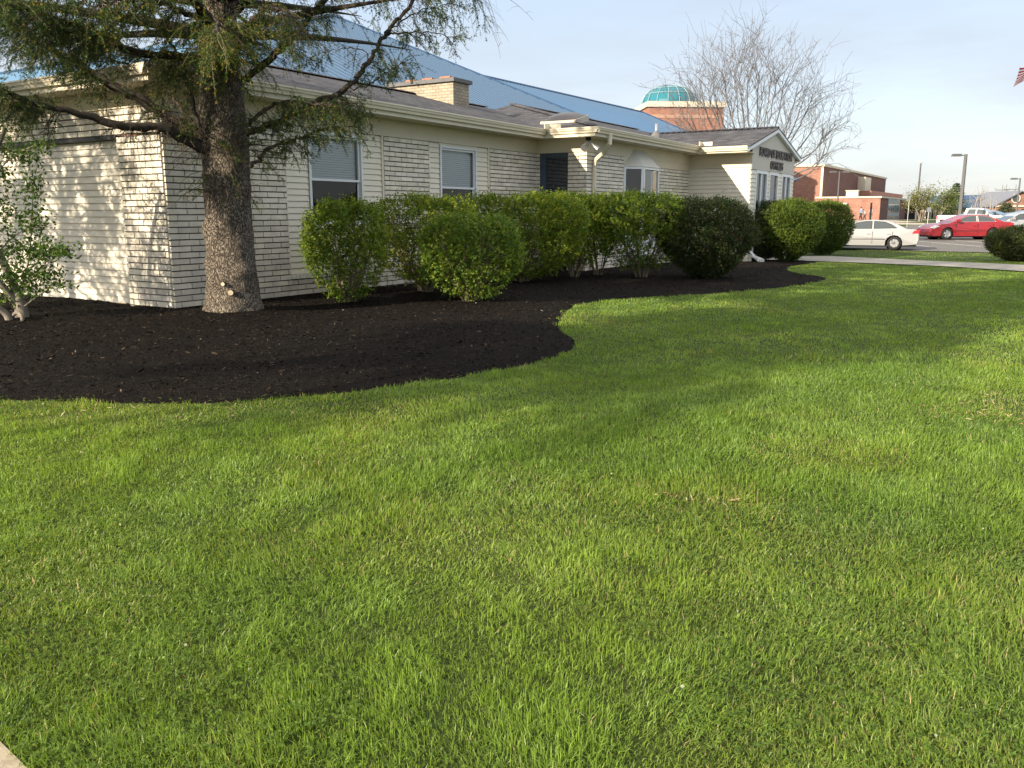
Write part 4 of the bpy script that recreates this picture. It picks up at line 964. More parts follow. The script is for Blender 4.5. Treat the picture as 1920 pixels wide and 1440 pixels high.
needles(needle_b, SHOOT_P, SHOOT_D, SHOOT_L, SHOOT_Y, R3)
needle_b.build('crown', MT['needle'], spruce)

# two younger spruces stand left of the view; their long evening shade dapples the end wall and crosses the lawn
def young_spruce(label, x, y, z0, z1, Rz, step, dens, r_trunk):
    global twig_b
    t = thing('spruce_tree', label, 'tree', (x, y, 0)); twig_b = MB(); bough = MB()
    for L_ in (SHOOT_P, SHOOT_D, SHOOT_L, SHOOT_Y): L_.clear()
    b = MB(); zz_ = np.linspace(-.1, z1 + .25, 30); b.tube([(.02 * math.sin(z * 1.7), .02 * math.cos(z * 1.3), z) for z in zz_], np.interp(zz_, [-.1, .15, z1 + .25], [r_trunk * 1.5, r_trunk, .012]), 20); b.build('trunk', MT['bark'], t, smooth=True)
    for z in np.arange(z0, z1, step):
        R_ = np.interp(z, *Rz); a0 = R3.uniform(0, 6.28)
        for q in range(6):
            a = a0 + q * 1.047 + R3.normal(0, .15); l = R_ * R3.uniform(.7, 1.15)
            P = np.array([np.array([math.cos(a) * q_, math.sin(a) * q_, z + .14 * q_ - .06 * q_ * q_]) for q_ in np.linspace(.05, l, 7)])
            bough.tube(P, np.linspace(.03, .006, 7), 5); dress(P, .2, 1, int((2 + l * 3.2) * dens), .55, .97, .8, side=5, slen=.22, young=.1)
    bough.build('boughs', MT['limb'], t, smooth=True); twig_b.build('twigs', MT['twig'], t)
    nb_ = MB(); needles(nb_, SHOOT_P, SHOOT_D, SHOOT_L, SHOOT_Y, R3, 60, .07, .019); nb_.build('crown', MT['needle'], t); return t
young_spruce('younger spruce past the left border dappling the siding end wall', -13.0, 11.6, 2.9, 7.3, ([2.9, 5, 7.4], [3.6, 2.8, .3]), .38, 1.65, .16)
young_spruce('slender spruce left of the camera whose shade crosses the lawn', -15.3, -3.7, 8.0, 17.8, ([8.0, 11.5, 14.6, 18.0], [2.7, 2.4, 1.8, .2]), .32, 2.0, .085)

# ------------------------------------------------------------------ young leafy tree at the left wall
yt_p = ground_at(30, 598, 0.05)
yt = thing('young_tree', 'young multi stemmed tree with fresh green leaves against the siding end wall', 'tree', yt_p)
def lp(px, py, Y): return at(px, py, Y) - yt_p
b = MB()
YY = yt_p.y
for pts, r in (([(48, 612, YY), (36, 560, YY), (10, 500, YY + .1), (-15, 440, YY + .2), (-20, 330, YY + .1), (10, 240, YY)], (.085, .03)),
               ([(36, 612, YY), (34, 575, YY), (8, 540, YY - .1), (-20, 500, YY - .2)], (.07, .04)),
               ([(20, 612, YY - .3), (12, 590, YY - .3), (-12, 570, YY - .4)], (.06, .035)),
               ([(38, 560, YY), (55, 480, YY + .1), (60, 400, YY + .1), (62, 340, YY)], (.014, .005)),
               ([(30, 540, YY), (62, 520, YY - .2), (95, 490, YY - .3), (140, 462, YY - .4)], (.012, .004)),
               ([(38, 580, YY), (70, 556, YY - .2), (105, 535, YY - .3), (142, 532, YY - .3)], (.010, .004)),
               ([(0, 470, YY), (30, 440, YY), (70, 425, YY - .1), (95, 428, YY - .1)], (.012, .004)),
               ([(-15, 400, YY), (0, 320, YY), (40, 285, YY - .1), (90, 262, YY - .2)], (.014, .004)),
               ([(40, 570, YY), (60, 545, YY), (64, 520, YY)], (.008, .003))):
    P = smooth3([lp(*p) for p in pts], 6); b.tube(P, np.linspace(r[0], r[1], len(P)), 8)
b.build('trunk', MT['paletrunk'], yt, smooth=True)
b = MB(); P = smooth3([lp(*p) for p in ((24, 592, YY - .25), (32, 586, YY - .32), (40, 592, YY - .4), (42, 603, YY - .42), (36, 612, YY - .42))], 5); b.tube(P, np.linspace(.03, .026, len(P)), 8); b.build('bent_root', MT['paletrunk'], yt, smooth=True)
fol = MB(); R4 = np.random.default_rng(77)
for (px, py, dY, sx, sy, n_) in ((10, 400, 0, 40, 34, 260), (25, 470, 0, 48, 38, 420), (62, 350, 0, 18, 40, 230), (60, 420, 0, 30, 30, 260), (75, 470, -.2, 36, 22, 300), (115, 472, -.35, 22, 14, 150), (60, 520, -.1, 38, 20, 300), (20, 520, 0, 34, 24, 260),
                                 (95, 515, -.2, 26, 13, 120), (112, 536, -.3, 24, 8, 70), (62, 545, -.1, 26, 12, 120), (45, 290, 0, 36, 16, 230), (0, 330, 0, 30, 34, 240), (80, 268, -.1, 18, 10, 80), (-15, 260, .1, 30, 30, 160), (20, 560, 0, 26, 12, 70)):
    c = np.array(lp(px, py, YY + dY)); s = np.array([sx, 22 + sx * .4, sy]) / 1600 * YY
    Q = c + R4.normal(0, .55, (n_, 3)) * s
    leaf_quads(fol, Q, unit(R4.normal(size=(n_, 3)) + [0, -.3, .9]), .072, .036, R4, mixcol(R4, n_, [(0.065, 0.125, 0.016), (0.04, 0.09, 0.014), (0.10, 0.155, 0.022)], (4, 3, 1.5), .2), .35)
fol.build('crown', MT['leaf'], yt)

# ------------------------------------------------------------------ bare trees
def grow(b, p, d, L_, r, depth, rng, up=.25, spread=.5, seg=4, minr=.008, split=(2, 3), shrink=.74, nside=5, taper=.55):
    pts = [p]; q = p; dd = d
    for k in range(seg):
        dd = unit(dd + rng.normal(0, .10, 3) + np.array([0, 0, up * .12])); q = q + dd * (L_ / seg); pts.append(q)
    r1 = max(r * taper, minr * .6); b.tube(pts, np.linspace(r, r1, seg + 1), nside if r > .02 else 3, cap=False)
    if depth == 0: return
    for k in range(rng.integers(split[0], split[1] + 1)):
        ax = unit(np.cross(dd, rng.normal(size=3))); nd = unit(dd + ax * spread * rng.uniform(.6, 1.3) + np.array([0, 0, up * .4]))
        i = seg if k == 0 else rng.integers(max(1, seg - 2), seg + 1)
        grow(b, pts[i], nd, L_ * shrink * rng.uniform(.8, 1.15), max(r1 * rng.uniform(.7, .95), minr), depth - 1, rng, up, spread, seg, minr, split, shrink, nside, taper)
    for k in range(2):                                                # short twigs along the way
        i = rng.integers(1, seg + 1); ax = unit(np.cross(dd, rng.normal(size=3))); nd = unit(dd * .5 + ax + np.array([0, 0, .3]))
        l = L_ * .28; b.tube([pts[i], pts[i] + nd * l * .5, pts[i] + nd * l + np.array([0, 0, l * .1])], [minr, minr * .8, minr * .5], 3, cap=False)
DB = 44.0
bt_p = at(1400, 478, DB); bt_p.z = float(hz(DB))
bt = thing('bare_tree', 'tall leafless many stemmed tree fanning out above the gabled entry', 'tree', bt_p)
b = MB(); R5 = np.random.default_rng(9)
tips = [(1253, 150), (1262, 205), (1282, 128), (1308, 88), (1385, 42), (1468, 68), (1526, 122), (1588, 190), (1590, 235), (1268, 160), (1295, 105), (1318, 70), (1345, 55), (1372, 48), (1400, 50), (1425, 55), (1455, 60), (1482, 75), (1510, 110), (1540, 135), (1560, 170), (1575, 210), (1570, 260), (1290, 200), (1390, 80), (1440, 95), (1500, 160), (1330, 130), (1360, 110)]
for k, (tx, ty) in enumerate(tips):
    e = np.array(at(tx, ty, DB + R5.uniform(-2.2, 2.2)) - bt_p); o_ = np.array([R5.normal(0, .16), R5.normal(0, .16), 0])
    if tx > 1470: o_ += np.array([.7, 0, .3])
    d0 = unit(np.array([e[0] * .35, e[1] * .35, e[2]])); L0 = np.linalg.norm(e)
    p1 = o_ + d0 * L0 * .36; p2 = o_ + (e - o_) * .62 + np.array([0, 0, .25])
    P = smooth3([o_, p1, p2, o_ + (e - o_) * .80], 5) + R5.normal(0, .03, (16, 3)) * np.linspace(0, 1, 16)[:, None]
    b.tube(P, np.linspace(R5.uniform(.042, .07), .016, 16), 6, cap=False)
    for i in range(7, 16):
        for q in range(2 if i > 11 else 1):
            ax = unit(P[min(i + 1, 15)] - P[i - 1]); s = unit(np.cross(ax, R5.normal(size=3)))
            grow(b, P[i], unit(ax + s * .75 + np.array([0, 0, .12])), L0 * R5.uniform(.09, .18), .014, 2, R5, .2, .75, 3, .008, (1, 2), .72, 4)
b.build('trunk', MT['greytwig'], bt, smooth=True)
# a low side bough

# ------------------------------------------------------------------ cars
def paint(name, col, coat=1.0, rough=.35, metal=0.0):
    return M(name, col, rough, metal, coat=coat, spec=.5)
MT['tyre'] = M('tyre_rubber', (0.018, 0.018, 0.018), .85)
MT['rim'] = M('alloy', (0.60, 0.60, 0.61), .3, .8)
m_cg, N, L, P = new_mat('car_glass'); P.inputs['Base Color'].default_value = (0.05, 0.06, 0.065, 1); P.inputs['Roughness'].default_value = .04; P.inputs['Specular IOR Level'].default_value = .9
MT['cglass'] = m_cg
MT['red_lens'] = M('red_lens', (0.38, 0.012, 0.02), .2, coat=.6)
MT['lamp_lens'] = M('lamp_lens', (0.62, 0.64, 0.66), .15, coat=.6)
MT['chrome'] = M('bright_trim', (0.6, 0.6, 0.6), .25, .9)
MT['dark_plastic'] = M('dark_plastic', (0.02, 0.02, 0.022), .6)
def arc(cx, cz, r, a0, a1, n=9): return [(cx + r * math.cos(a), cz + r * math.sin(a)) for a in np.linspace(a0, a1, n)]
def extrude_profile(prof, hw, inset, edge, taper=None, mi=0):
    """side outline swept across the width with softened sides; taper(z) narrows it upwards"""
    b = MB(); P = np.array(prof); n = len(P); c = P.mean(0)
    secs = []
    for y, k in ((-hw, 1.0), (-hw + edge, .0), (hw - edge, .0), (hw, 1.0)):
        d = P - c; d = d / (np.linalg.norm(d, axis=1)[:, None] + 1e-9); Q = P - d * inset * k
        yy = np.full(n, y)
        if taper is not None: yy = y * np.array([taper(z) for z in Q[:, 1]])
        secs.append(np.column_stack([Q[:, 0], yy, Q[:, 1]]))
    V = np.concatenate(secs); F = []
    for s in range(3):
        for i in range(n): F.append((s * n + i, s * n + (i + 1) % n, (s + 1) * n + (i + 1) % n, (s + 1) * n + i))
    F.append(tuple(range(n))); F.append(tuple(range(4 * n - 1, 3 * n - 1, -1)))
    b.add(V, F, mi); return b
def wheel(parent, x, y, r, side, spokes=5):
    b = MB(); w = .10
    b.lathe([(r * .62, -w), (r * .93, -w), (r, -w * .7), (r, w * .7), (r * .93, w), (r * .62, w)], 28, (x, y, r), 'y')
    t = MB(); ys = y + side * w * .75
    wh = b.build('wheel', MT['tyre'], parent, smooth=True)
    t.lathe([(r * .56, -w * .9 * side), (r * .66, w * .95 * side), (r * .60, w * .98 * side), (r * .5, w * .55 * side)], 28, (x, y, r), 'y')
    for k in range(spokes):
        a = k * 2 * math.pi / spokes + .3; u_ = Vector((math.cos(a), 0, math.sin(a))); v = Vector((-math.sin(a), 0, math.cos(a)))
        c = Vector((x, ys, r)); p = [c + v * .045, c + u_ * r * .58 + v * .065, c + u_ * r * .58 - v * .065, c - v * .045]
        t.slab(p, (0, side * .03, 0))
    t.lathe([(0, side * .09), (.06, side * .09), (.065, side * .06)], 12, (x, y, r), 'y')
    t.build('rim', MT['rim'], wh)
    d = MB(); d.lathe([(0, side * .03), (r * .6, side * .03)], 24, (x, y, r), 'y'); d.build('brake_disc', MT['dark_plastic'], wh)
def make_car(label, loc, heading, spec, mat, group='parked cars', name='parked_car'):
    t = thing(name, label, 'car', loc, heading, group)
    hw = spec['hw']; r = spec['r']; fx, rx_ = spec['fx'], spec['rx']; ra = r + .075
    lower = list(spec['lower_rear_to_front_top'])
    prof = [(rx_ - ra - .02, .24)] + [] 
    bottom = [(spec['front'] - .25, .2)] + [(fx + ra, .22)] + arc(fx, r, ra, -.18, math.pi + .18)[0:] + [(fx - ra, .2), (rx_ + ra, .2)] + arc(rx_, r, ra, -.18, math.pi + .18) + [(rx_ - ra - .02, .22), (spec['rear'] + .2, .26)]
    prof = lower + bottom
    body = extrude_profile(prof, hw, .035, .14, lambda z: 1 - .05 * max(0, (z - .62)) / .4 - .03 * max(0, .5 - z) / .3); bo = body.build('body', mat, t)
    # dark wheel wells
    for x in (fx, rx_):
        for s in (-1, 1):
            b = MB(); b.lathe([(0, -.12), (ra - .005, -.12), (ra - .005, .10)], 24, (x, s * (hw - .22), r), 'y'); b.build('wheel_well', MT['black'], bo)
            wheel(t, x, s * (hw - .125), r, s, spec.get('spokes', 5))
    # cabin
    cab = spec['cabin']; zb, zt = cab[0][1], max(p[1] for p in cab); cw0, cw1 = hw * .93, spec.get('roof_w', hw * .70)
    wz = lambda z: cw0 + (cw1 - cw0) * np.clip((z - zb) / (zt - zb), 0, 1.05)
    b = extrude_profile(cab, 1.0, .02, .10, lambda z: float(wz(z))); b.build('cabin', mat, t)
    for poly in spec['side_windows']:
        for s in (-1, 1):
            b = MB(); b.poly([(x, s * (float(wz(z)) + .006), z) for x, z in poly]); b.build('side_window', MT['cglass'], t)
            b = MB()
            for i in range(len(poly)):
                (x0, z0), (x1, z1) = poly[i], poly[(i + 1) % len(poly)]
                b.tube([(x0, s * (float(wz(z0)) + .008), z0), (x1, s * (float(wz(z1)) + .008), z1)], .012, 4)
            b.build('window_seal', MT['chrome'] if spec.get('chrome') else MT['dark_plastic'], t)
    for nm, key in (('windscreen', 'windscreen'), ('rear_window', 'rear_glass')):
        if key in spec:
            (x0, z0), (x1, z1) = spec[key]; nx_, nz_ = (z1 - z0), -(x1 - x0)
            ln = math.hypot(nx_, nz_); sg = 1 if key == 'windscreen' else -1; nx_, nz_ = nx_ / ln * .012 * sg, nz_ / ln * .012 * sg
            if nz_ < 0: nx_, nz_ = -nx_, -nz_
            y0, y1 = float(wz(z0)) * .90, float(wz(z1)) * .88
            b = MB(); b.poly([(x0 + nx_, -y0, z0 + nz_), (x0 + nx_, y0, z0 + nz_), (x1 + nx_, y1, z1 + nz_), (x1 + nx_, -y1, z1 + nz_)]); b.build(nm, MT['cglass'], t)
    for s in (-1, 1):                                                 # lamps, mirrors, seams, handles
        q = spec['tail']; b = MB(); P_ = [(x, s * (hw * (1 - .05 * max(0, z - .62) / .4) + .004), z) for x, z in q]; b.slab(P_, (0, -s * .10, 0)); b.build('tail_light', MT['red_lens'], t)
        q = spec['head']; b = MB(); P_ = [(x, s * (hw * .985 + .004), z) for x, z in q]; b.slab(P_, (0, -s * .30, 0)); b.build('headlight', MT['lamp_lens'], t)
        mx_, mz = spec['mirror']; b = MB(); b.box(mx_ - .09, mx_ + .10, s * hw * .98 - .0 if s > 0 else -hw * .98 - .2, s * hw * .98 + .2 if s > 0 else -hw * .98, mz, mz + .14); b.build('mirror', mat, t)
        b = MB()
        for x in spec['seams']: b.box(x - .008, x + .008, s * hw * .995 - .012, s * hw * .995 + .004, .30, zb - .04)
        b.box(rx_ + ra + .03, fx - ra - .03, s * hw - .012, s * hw + .005, .50, .535); b.build('door_seam', MT['dark_plastic'], t)
        for x in spec['handles']: b = MB(); b.box(x - .09, x + .09, s * hw * .985 - .01, s * hw * .985 + .03, zb - .17, zb - .13); b.build('handle', mat, t)
    b = MB(); b.box(spec['rear'] - .03, spec['rear'] + .04, -.26, .26, .62, .76); b.build('number_plate', MT['lamp_lens'], t)
    b = MB(); b.box(spec['rear'] + .1, spec['front'] - .1, -hw + .12, hw - .12, .15, .24); b.build('underbody', MT['black'], t)
    return t
SEDAN = dict(hw=.90, r=.325, fx=1.42, rx=-1.33, front=2.40, rear=-2.42, spokes=7,
             lower_rear_to_front_top=[(-2.36, .30), (-2.42, .52), (-2.40, .70), (-2.36, .93), (-2.22, 1.00), (-1.75, 1.02), (1.15, .95), (1.75, .87), (2.12, .77), (2.33, .62), (2.40, .46), (2.36, .25)],
             cabin=[(1.28, .93), (.95, 1.10), (.42, 1.36), (.12, 1.43), (-.35, 1.455), (-.90, 1.42), (-1.25, 1.31), (-1.62, 1.13), (-1.86, 1.0), (-1.8, .95)],
             side_windows=[[(.98, 1.02), (.42, 1.31), (.05, 1.375), (-.26, 1.385), (-.26, 1.03)], [(-.36, 1.03), (-.36, 1.385), (-.85, 1.35), (-1.16, 1.22), (-1.40, 1.06)]],
             windscreen=((1.18, .985), (.28, 1.395)), rear_glass=((-1.80, 1.03), (-.98, 1.40)),
             tail=[(-2.405, .98), (-2.405, .80), (-2.08, .80), (-2.18, .94)], head=[(2.30, .67), (2.08, .79), (1.95, .72), (2.25, .60)],
             mirror=(.85, 1.0), seams=(-.31, .98, -1.22), handles=(-.12, -1.05))
IMPALA = dict(SEDAN); IMPALA.update(hw=.92, r=.34, fx=1.50, rx=-1.32, front=2.55, rear=-2.52,
             lower_rear_to_front_top=[(-2.48, .32), (-2.52, .55), (-2.50, .80), (-2.42, 1.0), (-2.25, 1.05), (-1.75, 1.06), (1.2, .99), (1.9, .92), (2.3, .80), (2.50, .62), (2.55, .46), (2.5, .25)],
             cabin=[(1.35, .97), (.95, 1.15), (.40, 1.39), (.05, 1.46), (-.4, 1.475), (-.95, 1.43), (-1.45, 1.26), (-1.95, 1.05), (-1.8, .97)],
             side_windows=[[(1.0, 1.05), (.42, 1.33), (.05, 1.40), (-.28, 1.41), (-.28, 1.06)], [(-.36, 1.06), (-.36, 1.41), (-.9, 1.37), (-1.3, 1.21), (-1.40, 1.08)]],
             windscreen=((1.22, 1.02), (.25, 1.42)), rear_glass=((-1.88, 1.08), (-1.02, 1.42)), spokes=5, chrome=True,
             tail=[(-2.49, 1.0), (-2.49, .78), (-2.20, .84), (-2.26, .98)], head=[(2.46, .70), (2.2, .84), (1.98, .80), (2.35, .64)], mirror=(.9, 1.05), seams=(-.32, 1.0, -1.25))
WAGON = dict(SEDAN); WAGON.update(hw=.94, r=.36, fx=1.45, rx=-1.35, front=2.40, rear=-2.45,
             lower_rear_to_front_top=[(-2.38, .35), (-2.45, .6), (-2.42, .9), (-2.38, 1.1), (1.15, 1.06), (1.85, .98), (2.22, .84), (2.38, .66), (2.40, .46), (2.36, .28)],
             cabin=[(1.35, 1.05), (.95, 1.22), (.45, 1.50), (.1, 1.60), (-.6, 1.66), (-1.6, 1.63), (-2.1, 1.52), (-2.38, 1.08)],
             side_windows=[[(1.0, 1.14), (.42, 1.46), (.0, 1.53), (-.28, 1.54), (-.28, 1.14)], [(-.36, 1.14), (-.36, 1.54), (-1.15, 1.53), (-1.15, 1.15)], [(-1.24, 1.15), (-1.24, 1.53), (-1.85, 1.47), (-2.05, 1.2)]],
             windscreen=((1.25, 1.09), (.28, 1.54)), rear_glass=((-2.34, 1.14), (-2.12, 1.50)), roof_w=.68,
             tail=[(-2.43, 1.15), (-2.44, .85), (-2.2, .88), (-2.2, 1.12)], head=[(2.32, .78), (2.05, .93), (1.9, .88), (2.25, .70)], mirror=(.9, 1.14), seams=(-.31, 1.0, -1.2))
PICKUP = dict(SEDAN); PICKUP.update(hw=.99, r=.40, fx=1.85, rx=-1.75, front=2.85, rear=-2.90,
             lower_rear_to_front_top=[(-2.85, .45), (-2.90, .65), (-2.88, 1.25), (-.75, 1.27), (-.7, 1.27), (1.3, 1.25), (2.35, 1.20), (2.75, 1.10), (2.85, .85), (2.85, .6), (2.8, .4)],
             cabin=[(1.30, 1.22), (.98, 1.45), (.62, 1.76), (.3, 1.84), (-.45, 1.85), (-.72, 1.80), (-.85, 1.22)],
             side_windows=[[(1.0, 1.32), (.62, 1.68), (.28, 1.75), (.12, 1.75), (.12, 1.3)], [(.02, 1.3), (.02, 1.75), (-.5, 1.75), (-.66, 1.32)]],
             windscreen=((1.22, 1.28), (.5, 1.79)), rear_glass=((-.83, 1.3), (-.74, 1.74)), roof_w=.76,
             tail=[(-2.895, 1.2), (-2.895, .9), (-2.75, .9), (-2.75, 1.2)], head=[(2.84, 1.05), (2.70, 1.08), (2.60, .9), (2.84, .85)], mirror=(.92, 1.33), seams=(-.05, 1.05), handles=(.3, -.5))
def zc(y): return float(hz(y)) + .035
def place_by_rear_wheel(px, D, heading, spec):
    p = at(px, 450, D); h = Vector((math.cos(heading), math.sin(heading), 0)); q = Vector((p.x, p.y, 0)) - h * spec['rx']; q.z = zc(q.y); return q
h1 = rad(158); make_car('silver white four door sedan parked nearest, tail towards the red car', place_by_rear_wheel(1676, 43.2, h1, SEDAN), h1, SEDAN, paint('silver_paint', (0.37, 0.37, 0.375), .9, .3, .25))
h2 = rad(181); make_car('bright red four door sedan parked side on behind the white sedan', place_by_rear_wheel(1846, 53.0, h2, IMPALA), h2, IMPALA, paint('red_paint', (0.27, 0.016, 0.022), .5, .3))
h3 = rad(176); make_car('silver grey station wagon half hidden behind the globe yew', place_by_rear_wheel(1948, 56.5, h3, WAGON), h3, WAGON, paint('silver_grey_paint', (0.42, 0.43, 0.43), .9, .3, .4))
h4 = rad(205); make_car('white car whose roof shows just above the red sedan bonnet', place_by_rear_wheel(1836, 62, h4, SEDAN), h4, SEDAN, paint('white_paint', (0.5, 0.5, 0.5), .9, .3))
h5 = rad(-40); make_car('white pickup truck facing forward behind the red sedan', Vector((at(1832, 410, 72).x, 72, zc(72))), h5, PICKUP, paint('pickup_white', (0.5, 0.5, 0.5), .9, .3), name='pickup_truck')
h6 = rad(-48); make_car('steel blue hatchback parked right beside the white pickup', Vector((at(1862, 410, 73).x, 73, zc(73))), h6, WAGON, paint('blue_paint', (0.05, 0.12, 0.19), .9, .3))
h7 = rad(-60); make_car('dark red car in the far row beyond the blue hatchback', Vector((at(1866, 410, 84).x, 84, zc(84))), h7, SEDAN, paint('maroon_paint', (0.22, 0.02, 0.03), .9, .3))
h8 = rad(176); make_car('dark grey car in the far row above the station wagon roof', Vector((at(1893, 410, 78).x, 78, zc(78))), h8, SEDAN, paint('graphite_paint', (0.06, 0.065, 0.07), .9, .3))
h9 = rad(178); make_car('black car farthest right in the far row', Vector((at(1918, 410, 82).x, 82, zc(82))), h9, WAGON, paint('black_paint', (0.02, 0.02, 0.025), .9, .3))

# ------------------------------------------------------------------ posts, signs, flag
MT['pole'] = M('bronze_pole', (0.085, 0.085, 0.09), .6, var=.1)
def lamp_post(label, px, D, top_py, arm=-1, double=False, w=.075):
    p = at(px, 440, D); z0 = zc(D); h = at(px, top_py, D).z - z0
    t = thing('street_lamp', label, 'street lamp', (p.x, p.y, z0), 0, 'parking lot lamps')
    b = MB(); b.lathe([(.28, 0), (.28, .5), (.24, .55)], 14); b.build('base', MT['concrete'], t)
    b = MB(); b.tube([(0, 0, .55), (0, 0, h)], [w * 1.15, w * .95], 4); b.build('pole', MT['pole'], t)
    for s in ((-1, 1) if double else (arm,)):
        b = MB(); b.box(min(0, s * .35), max(0, s * .35), -.035, .035, h - .12, h - .05); x0, x1 = sorted((s * .35, s * 1.05))
        b.add([(x0, -.22, h - .16), (x1, -.22, h - .16), (x1, .22, h - .16), (x0, .22, h - .16), (x0 + .06, -.17, h + .02), (x1 - .06, -.17, h + .02), (x1 - .06, .17, h + .02), (x0 + .06, .17, h + .02)],
              [(0, 3, 2, 1), (4, 5, 6, 7), (0, 1, 5, 4), (1, 2, 6, 5), (2, 3, 7, 6), (3, 0, 4, 7)]); b.build('lamp_head', MT['pole'], t)
lamp_post('tall square lamp post with one arm rising behind the red sedan', 1796, 68, 289, -1, w=.14)
lamp_post('lamp post with one arm before the gabled school wing', 1901, 100, 334, -1, w=.10)
lamp_post('lamp post with two flat heads beside the rounded yew', 1566, 92, 321, 1, True, w=.08)
D = 118; p = at(1717, 412, D); z0 = zc(D); h = at(1720, 303, D).z - z0
t = thing('flagpole', 'bare pole with a white ball top rising behind the leafy tree', 'pole', (p.x, p.y, z0))
b = MB(); b.tube([(0, 0, 0), (0, 0, h)], [.14, .09], 10); b.build('pole', MT['pole'], t)
b = MB(); b.lathe([(0, h - .25), (.17, h - .18), (.22, h), (.18, h + .16), (0, h + .24)], 14); b.build('globe', M('white_globe', (.75, .75, .75), .4), t, smooth=True)
# flag at the right border: pole just outside the view
fp = at(2000, 470, 34); fz = float(hz(34)); top = at(1960, 92, 34).z
t = thing('flagpole', 'silver flagpole carrying the striped flag', 'flagpole', (fp.x, fp.y, fz))
b = MB(); b.tube([(0, 0, 0), (0, 0, top - fz)], [.07, .045], 12); b.lathe([(0, top - fz), (.08, top - fz + .05), (0, top - fz + .14)], 10); b.build('pole', M('aluminium', (.6, .6, .6), .35, .8), t)
tip = at(1906, 138, 34)
fl = thing('flag', 'red and white striped flag with blue canton flying from the silver pole', 'flag', (fp.x, fp.y, 0))
MT['f_red'] = leaf_mat('flag_cloth', .45, .7, .1, 1.2, (1, 1, 1))
b = MB(); nx_, nz_ = 40, 26; V = []; C = []
hoist, fly = .62, fp.x - tip.x + .02
for i in range(nx_ + 1):
    for j in range(nz_ + 1):
        a, c_ = i / nx_, j / nz_
        x = -fly * a; z = top - .1 - hoist * (1 - c_) - .55 * a ** 1.4 - .12 * math.sin(a * 7 + c_ * 2) * a; y = .22 * math.sin(a * 9 + c_ * 1.5) * a ** .6
        V.append((x, y, z))
F, colr = [], []
for i in range(nx_):
    for j in range(nz_):
        s = int(j / 2); blue = (i < nx_ * .4 and j >= 12)
        star = blue and (i % 3 == 1) and (j % 2 == 0)
        q = [V[i * (nz_ + 1) + j], V[(i + 1) * (nz_ + 1) + j], V[(i + 1) * (nz_ + 1) + j + 1], V[i * (nz_ + 1) + j + 1]]
        c = (.62, .62, .62) if star else ((.03, .05, .16) if blue else ((.42, .02, .05) if s % 2 == 0 else (.68, .68, .68)))
        b.add(q, [(0, 1, 2, 3)], 0, np.array([c] * 4))
b.build('cloth', MT['f_red'], fl, smooth=True)
def small_sign(label, px, D, h, wdt=.3, hgt=.45, mat=None):
    p = at(px, 440, D); z0 = zc(D); t = thing('traffic_sign', label, 'sign', (p.x, p.y, z0), 0, 'small posted signs at the lot')
    b = MB(); b.tube([(0, 0, 0), (0, 0, h)], .035, 6); b.build('post', MT['steel'], t)
    b = MB(); b.box(-wdt / 2, wdt / 2, -.05, -.036, h - hgt, h); b.build('sign_plate', mat or MT['steel'], t)
small_sign('narrow grey sign post on the verge before the school entry', 1699, 84, 2.9, .18, .3)
small_sign('small square sign on a post left of the red sedan', 1737, 66, 1.9, .3, .34)
small_sign('short dark marker post beside the walking people', 1629, 98, 2.4, .22, 2.0, MT['dark_plastic'])
# wire guard between the shrubs
wp = uw(6.9, 1.35, .05)
t = thing('wire_cage', 'dark wire mesh guard at the wall between two shrubs', 'wire cage', wp, ROT)
b = MB()
for k in range(9): b.tube([(-.45 + k * .11, 0, 0), (-.45 + k * .11, 0, .85)], .006, 4)
for k in range(6): b.tube([(-.45, .01, .02 + k * .16), (.43, .01, .02 + k * .16)], .006, 4)
b.build('mesh', MT['steel'], t)
b = MB(); b.box(-.42, .40, .08, .5, 0, .75); b.build('housing', MT['black'], t)

# ------------------------------------------------------------------ the hall with blue metal roofs behind the office
m_bl, N, L, P = new_mat('blue_metal_roof')
P.inputs['Base Color'].default_value = (0.105, 0.205, 0.345, 1); P.inputs['Roughness'].default_value = .65; P.inputs['Metallic'].default_value = 0; P.inputs['Specular IOR Level'].default_value = .12
MT['blue'] = m_bl
MT['blue_rib'] = M('blue_rib', (0.05, 0.105, 0.19), .7, 0)
MT['blue_cap'] = M('blue_cap', (0.05, 0.11, 0.21), .45, .2)
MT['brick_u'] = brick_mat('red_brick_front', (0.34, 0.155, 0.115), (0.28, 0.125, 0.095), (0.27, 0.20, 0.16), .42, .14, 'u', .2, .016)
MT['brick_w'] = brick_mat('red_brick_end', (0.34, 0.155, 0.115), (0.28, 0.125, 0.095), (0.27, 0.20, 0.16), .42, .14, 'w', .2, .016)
MT['shade_brick_u'] = brick_mat('shade_brick_front', (0.19, 0.085, 0.07), (0.15, 0.066, 0.056), (0.17, 0.12, 0.10), .42, .14, 'u', .2, .016)  # red brick darkened in colour for the school faces turned from the sun
MT['stone'] = M('pale_coping', (0.56, 0.50, 0.40), .8, var=.1)
hall = thing('hall_building', 'large hall with a pyramid and a long roof of blue standing seam metal', 'building', ORG, ROT)
AP = (36.18, -30.0, 14.51); SL = .485
e = 16.6; ZE = AP[2] - SL * e
b = MB()
apx = Lq(*AP); fr = Lq(AP[0] + e, AP[1] + e, ZE); flp = Lq(AP[0] - 27.4, AP[1] + e, ZE); bl = Lq(AP[0] - 27.4, AP[1] - e, ZE); br = Lq(AP[0] + e, AP[1] - e, ZE)
CU_ = AP[0] - 19.0; tc_ = 19.0 * e / 27.4; cut = Lq(CU_, AP[1] + tc_, AP[2] - SL * tc_); cutf = Lq(CU_, AP[1] + e, ZE); cutb = Lq(CU_, AP[1] - e, ZE); cut2 = Lq(CU_, AP[1] - tc_, AP[2] - SL * tc_)
